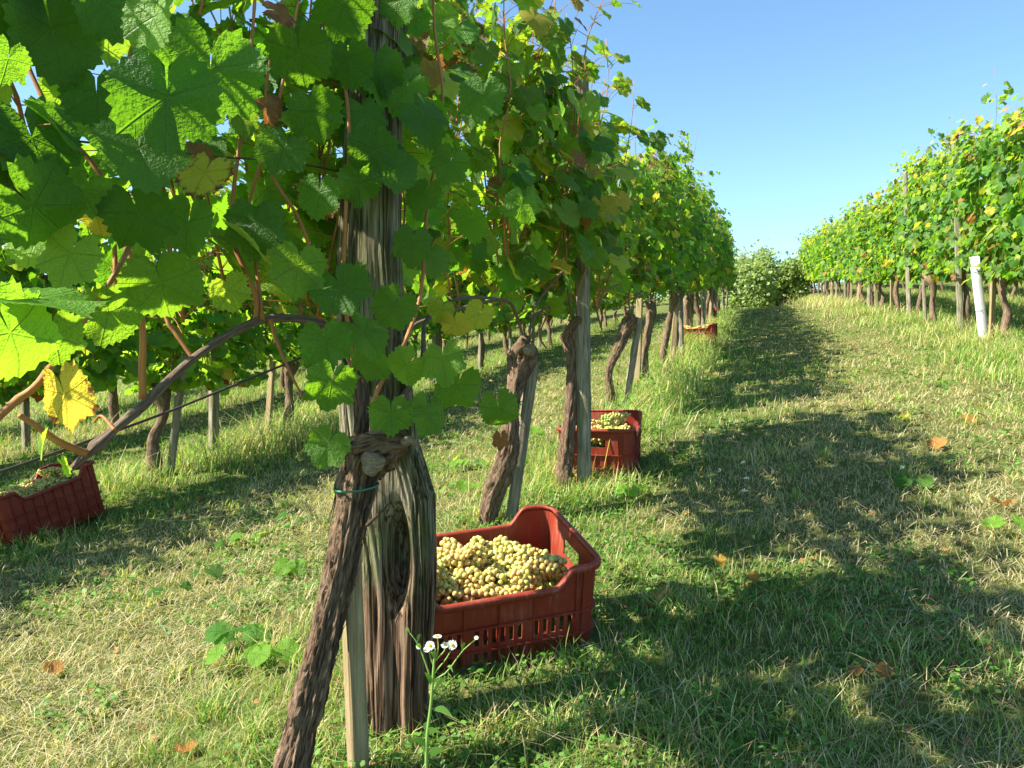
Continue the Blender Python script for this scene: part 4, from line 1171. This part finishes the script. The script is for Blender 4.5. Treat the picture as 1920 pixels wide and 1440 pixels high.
def tall_map(X, Y):
    n1 = fbm(X*2.0+9, Y*2.0, 71, 3)
    r1 = np.exp(-((X+0.95)/0.35)**2)*sstep(2.6, 5.0, Y)
    r2 = np.exp(-((X+4.3)/0.5)**2)
    r3 = sstep(1.9, 2.6, X)
    r5 = sstep(-6.4, -7.2, X)
    t = np.maximum(np.maximum(r1*0.9, r2), np.maximum(r3*0.75, r5))
    return t*sstep(0.35, 0.6, n1+0.08)
def grass_cols(S, r, n):
    g1 = np.array([0.060, 0.165, 0.025]); g2 = np.array([0.180, 0.310, 0.055]); g3_ = np.array([0.31, 0.40, 0.10])
    s1 = np.array([0.47, 0.37, 0.17]); s2 = np.array([0.60, 0.52, 0.30])
    t = r.random(n)[:, None]
    G = np.where(t < 0.4, g1+(g2-g1)*t*2.5, g2+(g3_-g2)*(t-0.4)/0.6)
    Sx = s1+(s2-s1)*r.random(n)[:, None]
    dry = (r.random(n) < 0.22+0.62*S)[:, None]
    return np.where(dry, Sx, G)*r.uniform(0.75, 1.2, n)[:, None]

X, Y, rad, r = scatter(300000, 1.15, 34, 1.75, 50, 1)
S = straw_map(X, Y); Tm = tall_map(X, Y)
k = (rad/2.2)**0.62
H = (0.022+0.045*r.random(len(X))**1.5)*(1-0.35*S)+Tm*r.uniform(0.01, 0.12, len(X))
H *= np.clip(k, 0.9, 2.0)**0.5*(1+0.9*(r.random(len(X)) < 0.05))
Wd = r.uniform(0.0016, 0.0034, len(X))*np.clip(k, 0.8, 6)
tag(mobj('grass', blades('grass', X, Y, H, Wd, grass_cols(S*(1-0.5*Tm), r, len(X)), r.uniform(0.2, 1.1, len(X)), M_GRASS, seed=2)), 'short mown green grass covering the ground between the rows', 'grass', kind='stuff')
# cut straw lying about
X, Y, rad, r = scatter(150000, 1.15, 30, 1.8, 50, 5)
S = straw_map(X, Y); keep = r.random(len(X)) < (0.05+0.95*S)
X, Y, rad, S = X[keep], Y[keep], rad[keep], S[keep]
H = r.uniform(0.03, 0.10, len(X))+0.14*r.random(len(X))**4; Wd = r.uniform(0.0011, 0.0026, len(X))*np.clip((rad/2.2)**0.62, 0.8, 6)
cs = np.array([0.42, 0.35, 0.17])+(np.array([0.68, 0.60, 0.36])-np.array([0.42, 0.35, 0.17]))*r.random(len(X))[:, None]
gr = (r.random(len(X)) < 0.25)[:, None]; cs = np.where(gr, np.array([0.24, 0.30, 0.11]), cs)*r.uniform(0.6, 1.1, len(X))[:, None]
tag(mobj('straw', blades('straw', X, Y, H, Wd, cs, r.uniform(0.0, 0.2, len(X)), M_STRAW, flat=0.86, seed=6)), 'dry cut grass lying loose over the turf', 'straw', kind='stuff')
# taller arching tufts
def tufts(cx, cy, n, h, spread, seed, straw=0.2):
    r = np.random.default_rng(seed)
    X = cx+r.normal(0, spread, n); Y = cy+r.normal(0, spread, n)
    dd = math.hypot(cx, cy)
    return X, Y, h*r.uniform(0.45, 1.15, n), r.uniform(0.0022, 0.0045, n)*max(0.8, (dd/2.2)**0.5), grass_cols(np.full(n, straw), r, n)*1.15, r.uniform(0.35, 1.1, n)
TL = [(-0.80, 1.76, 140, .09, .06, .3), (-0.62, 1.78, 160, .08, .07, .5), (-0.95, 1.55, 120, .12, .08, .1), (-0.42, 1.80, 180, .12, .09, .5), (-0.3, 2.1, 120, .10, .08, .4), (-0.15, 1.75, 160, .12, .09, .5), (-0.2, 2.5, 120, .10, .07, .4),
      (-3.85, 5.9, 420, .42, .22, .45), (-3.6, 6.4, 380, .40, .22, .4), (-4.0, 5.2, 300, .32, .18, .2), (-4.3, 7.2, 300, .35, .2, .3), (-4.15, 4.5, 260, .22, .16, .2),
      (-1.0, 3.9, 160, .15, .09, .1), (-0.78, 3.95, 260, .14, .10, .2), (-0.98, 4.55, 260, .20, .14, .1), (-0.75, 4.05, 260, .16, .14, .2), (-1.15, 4.2, 200, .2, .12, .1), (-0.85, 5.6, 300, .28, .16, .15), (-0.8, 6.6, 320, .32, .18, .1), (-0.75, 7.6, 320, .32, .18, .1), (-0.8, 9.0, 300, .32, .2, .2), (-0.8, 10.5, 300, .34, .2, .3), (-0.95, 12.6, 400, .38, .2, .4), (-0.75, 12.75, 260, .30, .14, .5), (-0.9, 15.5, 300, .35, .25, .4), (-0.9, 18, 300, .4, .3, .3),
      (-1.2, 2.9, 160, .12, .1, .1), (1.7, 4.2, 200, .14, .12, .3), (1.55, 5.6, 200, .16, .12, .2), (2.1, 8.5, 400, .25, .3, .1), (2.3, 10.3, 400, .28, .25, .4), (1.9, 7.2, 400, .24, .3, .1), (2.5, 9.2, 400, .28, .3, .2), (2.3, 12, 400, .3, .3, .2), (2.2, 14.5, 400, .3, .35, .2), (2.1, 18, 400, .35, .4, .4), (2.0, 23, 400, .4, .5, .7), (1.7, 27, 400, .4, .5, .8)]
rq = np.random.default_rng(88)
for q_ in range(420):
    rr_ = rq.uniform(1.3, 3.6)**2*0.8; a_ = YAW+R_(rq.uniform(-42, 42)); x_, y_ = -math.sin(a_)*rr_, math.cos(a_)*rr_
    if x_ > 2.2 or x_ < -5 or any((0 < (v := Mi_ @ Vector((x_, y_, gzf(x_, y_)))).x < CL and 0 < v.y < CW) for Mi_, _a, _b in CRATES): continue
    TL.append((x_, y_, int(rq.uniform(14, 60)), rq.uniform(.05, .12), rq.uniform(.012, .05), rq.choice([0.0, 0.1, 0.5, 0.9])))
parts = [tufts(*t_[:5], 300+i_, t_[5]) for i_, t_ in enumerate(TL)]
X, Y, H, Wd, C, Bn = [np.concatenate([p[q] for p in parts]) for q in range(6)]
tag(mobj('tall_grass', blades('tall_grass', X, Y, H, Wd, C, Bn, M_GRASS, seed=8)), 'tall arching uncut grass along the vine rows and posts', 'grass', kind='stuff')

# torn brown leaf litter
X, Y, rad, r = scatter(2600, 1.2, 16, 1.6, 48, 25)
cl = np.array([0.16, 0.075, 0.03])+(np.array([0.42, 0.24, 0.10])-np.array([0.16, 0.075, 0.03]))*r.random(len(X))[:, None]
nn_ = np.stack([r.normal(0, .6, len(X)), r.normal(0, .6, len(X)), np.ones(len(X))], -1)
me = leaves_mesh('leaf_litter', np.stack([X, Y, gz(X, Y)+r.uniform(0.0, 0.022, len(X))], -1), nn_, r.normal(0, 1, (len(X), 3)), r.uniform(0.004, 0.016, len(X))*np.clip((rad/2.5)**.5, .8, 2), cl, LEAF_FAR, M_STRAW)
tag(mobj('leaf_litter', me), 'small torn brown leaf bits scattered in the grass', 'leaf litter', kind='stuff')

# small broad-leaved weeds (clover like)
def weeds(X, Y, size, lift, r):
    n = len(X); q = 6
    a = np.arange(q)/q*2*math.pi
    Z = gz(X, Y)+lift
    nr = unit(np.stack([r.normal(0, .45, n), r.normal(0, .45, n), np.ones(n)], -1))
    t = unit(np.cross(nr, r.normal(0, 1, (n, 3)))); b_ = np.cross(nr, t)
    V = np.stack([X, Y, Z], -1)[:, None, :]+(np.cos(a)[None, :, None]*t[:, None, :]*0.75+np.sin(a)[None, :, None]*b_[:, None, :])*size[:, None, None]
    F = (np.array([[0, 1, 2], [0, 2, 3], [0, 3, 4], [0, 4, 5]])[None]+(np.arange(n)*q)[:, None, None]).reshape(-1, 3)
    c = np.array([0.05, 0.15, 0.02])+(np.array([0.15, 0.30, 0.05])-np.array([0.05, 0.15, 0.02]))*r.random(n)[:, None]
    return V.reshape(-1, 3), F, np.repeat(c, q, 0)
X, Y, rad, r = scatter(110000, 1.15, 26, 1.7, 50, 15)
m_ = fbm(X*2.3, Y*2.3, 55, 3)+0.10*np.exp(-((X+0.8)/0.4)**2)+0.06*sstep(1.8, 2.4, X); keep = (m_ > 0.56)
X, Y, rad = X[keep], Y[keep], rad[keep]
sz = r.uniform(0.004, 0.011, len(X))*np.clip((rad/2.2)**0.5, 0.8, 3)
lift = r.uniform(0.005, 0.05, len(X))+0.16*np.exp(-((X+0.85)/0.3)**2)*r.random(len(X))*sstep(3.5, 5, Y)
V, F, C = weeds(X, Y, sz, lift, r)
tag(mobj('weeds', np_mesh('weeds', V, F, M_GRASS, False, None, C)), 'low broad-leaved weeds and clover spread through the grass', 'weeds', kind='stuff')

# ------------------------------------------------------------------ separate plants and fallen leaves
def ground_plant(px, py, n, s_, label, age=0.2, li=0.7, seed=0, spread=0.07, hgt=0.06):
    P = gp(px, py); r = np.random.default_rng(seed+900)
    root = empty('leafy_seedling', (P[0], P[1], gzf(P[0], P[1])), label, 'plant', 'leafy seedlings on the ground')
    pos, nn, tt, ss, cc = [], [], [], [], []; g = Geo()
    for k in range(n):
        a = 2*math.pi*k/n+r.normal(0, .4); d = spread*r.uniform(0.5, 1.1)
        p = np.array([math.cos(a)*d, math.sin(a)*d, hgt*r.uniform(0.6, 1.2)])
        pos.append(p); nn.append([math.cos(a)*.3+r.normal(0, .2), math.sin(a)*.3-0.35, 1]); tt.append([math.cos(a), math.sin(a), -.1]); ss.append(s_*r.uniform(.7, 1.15)); cc.append((age+r.normal(0, .04), li+r.normal(0, .08), 0))
        tube(g, catmull([(0, 0, 0), p*0.5+np.array([0, 0, .02]), p], 5), 0.0014, 4, col=(0.15, 0.25, 0.05))
    mobj('stem', g.mesh('stem', M_STEM), root)
    mobj('foliage', leaves_mesh('foliage', pos, nn, tt, ss, cc, LEAF_HI, M_LEAF), root)
ground_plant(455, 1215, 4, .052, 'seedling with blue green leaves, upper of the pair left of the trunk', .03, .8, 1)
ground_plant(435, 1268, 3, .050, 'bright seedling with notched leaves below the blue green one', .3, .9, 2)
ground_plant(500, 1256, 3, .046, 'bright seedling with notched leaves nearest the trunk base', .3, .9, 3)
ground_plant(545, 1085, 5, .052, 'low bright seedling halfway up, left of the nearest trunk', .28, .9, 4, .06)
ground_plant(465, 1025, 4, .034, 'pale seedling standing in half shade right of the left crate', .28, .9, 5)
ground_plant(425, 1035, 3, .034, 'dull green seedling touching the pale one', .08, .6, 6)
ground_plant(388, 1095, 3, .040, 'dark seedling in the shade of the left alley', .04, .4, 7)
ground_plant(318, 1135, 2, .036, 'small dark seedling farthest left in the shade', .04, .4, 8)
ground_plant(550, 990, 3, .034, 'small blue green seedling behind the nearest trunk', .02, .7, 9)
ground_plant(880, 880, 6, .045, 'bright seedling cluster behind the nearest crate', .3, .85, 10, .10)
ground_plant(865, 930, 5, .045, 'bright low seedling patch just over the near crate rim', .3, .85, 11, .12)
ground_plant(1180, 935, 5, .040, 'pale green rosette in front of the second crate', .32, .95, 12, .08)
ground_plant(1725, 925, 5, .05, 'dark broad-leaved dock on the shaded path', .03, .5, 13, .09)
ground_plant(1000, 840, 4, .042, 'bright seedling left of the second crate', .3, .9, 14, .08, .12)
ground_plant(1890, 1010, 2, .045, 'pale seedling at the right edge of the path', .3, .95, 15, .06)

def fallen(px, py, s_, age, label, seed, spot=0.0, curl=0.55):
    P = gp(px, py); z = gzf(P[0], P[1]); r = np.random.default_rng(seed+40)
    me = leaves_mesh('fallen_leaf', [np.array([0, 0, 0.022])], [[r.normal(0, .35), r.normal(-.3, .35), 1]], [[r.normal(), r.normal(), 0]], [s_], [(age, .8, spot)], [LEAF_HI[seed % 8]], M_LEAF)
    # thickness and curl so that it reads as a dried leaf
    co = np.zeros(len(me.vertices)*3, np.float32); me.vertices.foreach_get('co', co); co = co.reshape(-1, 3)
    d2 = (co[:, 0]**2+co[:, 1]**2)/(s_*s_); co[:, 2] += d2*s_*curl; me.vertices.foreach_set('co', co.ravel())
    tag(mobj('fallen_leaf', me, None, (P[0], P[1], z)), label, 'fallen leaf', 'fallen vine leaves')
FL = [(1757, 846, .060, .84, 'orange brown leaf on the sunny right side of the path'), (1693, 792, .045, .66, 'small yellow leaf on the upper path, clear of the shadow'), (1818, 798, .05, .84, 'tan leaf on the upper path near the right edge'), (1840, 770, .04, .88, 'brown leaf furthest up the path on the right'),
      (100, 1275, .034, .86, 'curled orange leaf in the shaded grass at lower left'), (1240, 1138, .036, .84, 'rust leaf catching a sun spot beside the near crate shadow'), (348, 1428, .035, .88, 'brown leaf at the bottom edge left of the trunk'), (372, 946, .036, .84, 'pink brown leaf above the seedlings in the left alley'),
      (1522, 960, .030, .84, 'brown leaf in the shade halfway along the path'), (1880, 958, .05, .84, 'tan leaf on the right side of the path below the orange one'), (1350, 1064, .03, .80, 'tan leaf on the lit grass right of the near crate'), (1078, 912, .05, .82, 'curled tan leaf left of the pale rosette'),
      (866, 1005, .03, .84, 'small rust leaf just behind the near crate'), (1410, 1102, .03, .82, 'orange leaf at the shadow edge below the path middle'), (1604, 1283, .022, .88, 'rust leaf low on the path in deep shade'), (1655, 1284, .024, .90, 'rust leaf beside a dock at the lower right')]
for i_, (a_, b_, c_, d_, e_) in enumerate(FL): fallen(a_, b_, c_, d_, e_, i_, 0.15)

# fleabane in front of the post
def fleabane():
    base = at(800, 1452, 1.60); zg = gzf(base[0], base[1])
    base = np.array([base[0], base[1], zg])
    root = empty('fleabane', base, 'white fleabane with yellow centres in front of the broad post', 'wildflower')
    W = lambda px, py, D=1.60: at(px, py, D)-base
    g = Geo(); green = (0.22, 0.36, 0.08)
    main = [np.array([0, 0, -0.02]), W(800, 1400), W(808, 1320), W(814, 1240), W(816, 1215)]
    tube(g, catmull(main, 24), np.linspace(.0042, .0022, 24), 8, col=green)
    for q in ([(814, 1250), (806, 1228), (805, 1214)], [(815, 1240), (822, 1215), (820, 1196)], [(814, 1262), (836, 1236), (848, 1214)], [(812, 1275), (838, 1260), (866, 1222), (893, 1198)],
              [(812, 1285), (795, 1235), (782, 1205), (768, 1186)], [(815, 1240), (832, 1222), (836, 1212)]):
        tube(g, catmull([W(*v) for v in q], 8), np.linspace(.0018, .001, 8), 5, col=green)
    mobj('stem', g.mesh('stem', M_STEM), root)
    lf = [(812, 1330, 850, 1345, .007), (802, 1420, 835, 1408, .008), (812, 1290, 796, 1260, .005), (812, 1300, 838, 1268, .004), (800, 1400, 770, 1390, .006), (768, 1186, 758, 1184, .003), (790, 1218, 778, 1212, .004), (866, 1222, 872, 1205, .003), (816, 1240, 806, 1222, .003), (838, 1250, 850, 1262, .003), (795, 1380, 826, 1372, .007), (782, 1205, 790, 1190, .003)]
    for (x0, y0, x1, y1, w_) in lf:
        a, c = W(x0, y0), W(x1, y1, 1.59); m = (a+c)/2+np.array([0, 0, .006]); sd = unit(np.cross(c-a, CAM_F*-1))
        lg = Geo(); t = np.linspace(0, 1, 9)[:, None]; P = catmull([a, m, c], 9); wd = (np.sin(np.pi*np.clip(t, .04, 1)**0.8))*w_
        up = np.array([0, 0, 1.0])
        V = np.vstack([P-sd*wd+up*wd*.25, P, P+sd*wd+up*wd*.25]); i = np.arange(8)
        lg.add(V, np.vstack([np.stack([i, i+1, i+10, i+9], -1), np.stack([i+9, i+10, i+19, i+18], -1)]), None, (0.13, 0.27, 0.05))
        mobj('leaf', lg.mesh('leaf', M_GRASS), root)
    r = np.random.default_rng(3)
    for (px, py, s_, tl) in ((806, 1211, .0095, .6), (820, 1194, .0085, 1.4), (848, 1209, .0095, .3), (834, 1210, .0075, .8), (893, 1196, .004, .5), (785, 1213, .0045, .5), (800, 1218, .007, .8)):
        c = W(px, py); nr = unit(-CAM_F*(1-tl*0.6)+np.array([0, 0, tl])); e1 = unit(np.cross(nr, [0.3, 0.2, 1.0])); e2 = np.cross(nr, e1)
        pg = Geo(); k = 26
        for q in range(k):
            a = q/k*2*math.pi+r.normal(0, .05); d = e1*math.cos(a)+e2*math.sin(a); sd = np.cross(nr, d); ln = s_*r.uniform(.9, 1.1)
            pg.add([c+d*s_*.3-sd*.0006, c+d*s_*.3+sd*.0006, c+d*ln+sd*.0009+nr*.001, c+d*ln-sd*.0009+nr*.001], [(0, 1, 2, 3)], None, (0.8, 0.8, 0.82))
        fo = mobj('flower_head', pg.mesh('flower_head', M_PETAL), root)
        dg = Geo(); dg.add(ICO[0]*np.array([1, 1, 1])*s_*0.38+c+nr*0.0008, ICO[1], None, (0.70, 0.50, 0.03))
        mobj('flower_centre', dg.mesh('flower_centre', M_PETAL), fo)
fleabane()

# thin dry yellow weed before the second crate
g = Geo(); base = gp(1128, 905); b0 = np.array([base[0], base[1], gzf(base[0], base[1])])
Dp = (b0-EYE)@CAM_F
tube(g, catmull([b0*0, at(1136, 860, Dp)-b0, at(1152, 780, Dp)-b0, at(1160, 700, Dp+.05)-b0, at(1166, 640, Dp+.1)-b0], 20), np.linspace(.003, .0012, 20), 6, col=(0.55, 0.42, 0.08))
for q in ((1150, 790, 1180, 730), (1158, 710, 1200, 660), (1160, 700, 1145, 655)):
    tube(g, [at(q[0], q[1], Dp)-b0, at(q[2], q[3], Dp)-b0], [.0012, .0006], 4, col=(0.5, 0.42, 0.1))
tag(mobj('dry_weed', g.mesh('dry_weed', M_STEM), None, b0), 'tall thin yellow weed stem rising before the second crate', 'weed')

# white clover heads near the second crate
for i_, (px, py) in enumerate([(1393, 888), (1400, 920), (1350, 905), (1396, 945), (1690, 902)]):
    P = gp(px, py); g = Geo(); z = 0.055
    tube(g, [(0, 0, 0), (0.004, 0, z)], .0014, 4, col=(0.2, 0.32, 0.08))
    rt = empty('white_flower', (P[0], P[1], gzf(P[0], P[1])), ['tiny white flower nearest the second crate shadow', 'tiny white flower just below the topmost one', 'tiny white flower left of the others', 'lowest tiny white flower of the cluster', 'white flower beside the dark dock on the path'][i_], 'wildflower', 'small white meadow flowers')
    mobj('stem', g.mesh('stem', M_STEM), rt)
    g = Geo(); r = np.random.default_rng(i_)
    for q in range(14):
        g.add(ICO[0]*0.003+np.array([r.normal(0, .004), r.normal(0, .004), z+r.normal(0, .004)]), ICO[1], None, (0.75, 0.78, 0.72))
    mobj('flower_head', g.mesh('flower_head', M_PETAL), rt)

# ------------------------------------------------------------------ trees beyond the crest
M_PALE = tinted_material('pale_tree_leaf', 0.6, 0.4, 0.25)
def tree(x, y, h, cr, seed, label, nleaf=5200, tint=(0.30, 0.8), zoff=0.0, group='trees beyond the crest'):
    r = np.random.default_rng(seed); root = empty('tree', (x, y, gzf(x, y)+zoff), label, 'tree', group)
    g = Geo()
    tube(g, catmull([(0, 0, -0.2), (0.1, 0, h*0.3), (0, 0.1, h*0.6), (0.1, 0, h*0.9)], 14), np.linspace(0.14, 0.03, 14), 8, bark_disp(seed, .2))
    tips = []
    for k in range(26):
        z0 = h*r.uniform(0.0, 0.75); a = r.uniform(0, 6.28); ln = cr*r.uniform(0.5, 1.0)*(1-0.3*abs(z0/h-0.45))
        e = np.array([math.cos(a)*ln, math.sin(a)*ln, z0+ln*r.uniform(0.3, .9)])
        e[2] = min(e[2], h*r.uniform(.88, 1.0))
        P = catmull([(0, 0, z0), e*np.array([.5, .5, 0])+np.array([0, 0, (z0+e[2])/2-.05]), e], 7); tube(g, P, np.linspace(0.045, 0.01, 7), 5)
        tips += [P[-1], P[-3], P[-2]]
    mobj('trunk', g.mesh('trunk', M_BARK_FAR), root)
    tips = np.array(tips); w = r.integers(0, len(tips), nleaf)
    pos = tips[w]+r.normal(0, cr*0.17, (nleaf, 3))*np.array([1, 1, 1.2]); n_ = r.normal(0, 1, (nleaf, 3))+np.array([0, 0, .6]); t_ = r.normal(0, 1, (nleaf, 3))
    c = np.stack([np.clip(r.normal(tint[0], .07, nleaf), 0, .6), np.clip(r.normal(tint[1], .1, nleaf), 0, 1), np.zeros(nleaf)], -1)
    mobj('crown', leaves_mesh('crown', pos, n_, t_, np.full(nleaf, 0.075)*r.uniform(.6, 1.3, nleaf), np.array([0.27, 0.35, 0.13])*tint[1]*r.uniform(0.6, 1.35, nleaf)[:, None], LEAF_FAR, M_PALE), root)
tree(-0.65, 38.5, 3.9, 1.5, 1, 'pale bushy tree closing the path, left of the pair', 9000, (.42, 1.0), 0.0)
tree(1.15, 41, 3.6, 1.4, 2, 'pale bushy tree closing the path, right of the pair', 8000, (.42, 1.0), 0.0)
tree(0.35, 43.5, 4.0, 1.5, 4, 'pale bushy tree standing behind the pair that closes the path', 7000, (.36, 1.0), 0.0)
tree(-3.2, 44, 3.8, 1.8, 3, 'bushy tree mostly hidden behind the near row end', 5000, (.35, .9), 0.0)

for q_ in range(9):
    tree(-6.5-q_*3.1, 47+2.5*math.sin(q_*2.1), 3.0, 2.3, 20+q_, 'low bushy tree far behind the left rows', 2600, (.25, .6), 0.0, 'bushes far behind the left rows')
for q_ in range(6):
    tree(4.6+q_*3.2, 57+2*math.sin(q_*1.7), 3.2, 2.4, 40+q_, 'low bushy tree far behind the right rows', 2600, (.3, .8), 0.0, 'bushes far behind the right rows')

# distant overhead cables
for i_, (ya, yb) in enumerate(((468, 462), (474, 470))):
    g = Geo(); A, B = at(1100, ya+16, 150), at(1700, yb-14, 150)
    t = np.linspace(0, 1, 30)[:, None]; P = A+(B-A)*t; P[:, 2] -= (1-(2*t[:, 0]-1)**2)*0.8
    tube(g, P, 0.035, 5)
    tag(mobj('power_line', g.mesh('power_line', M_CABLE)), ['upper faint overhead cable against the sky', 'lower faint overhead cable against the sky'][i_], 'cable', 'overhead cables')
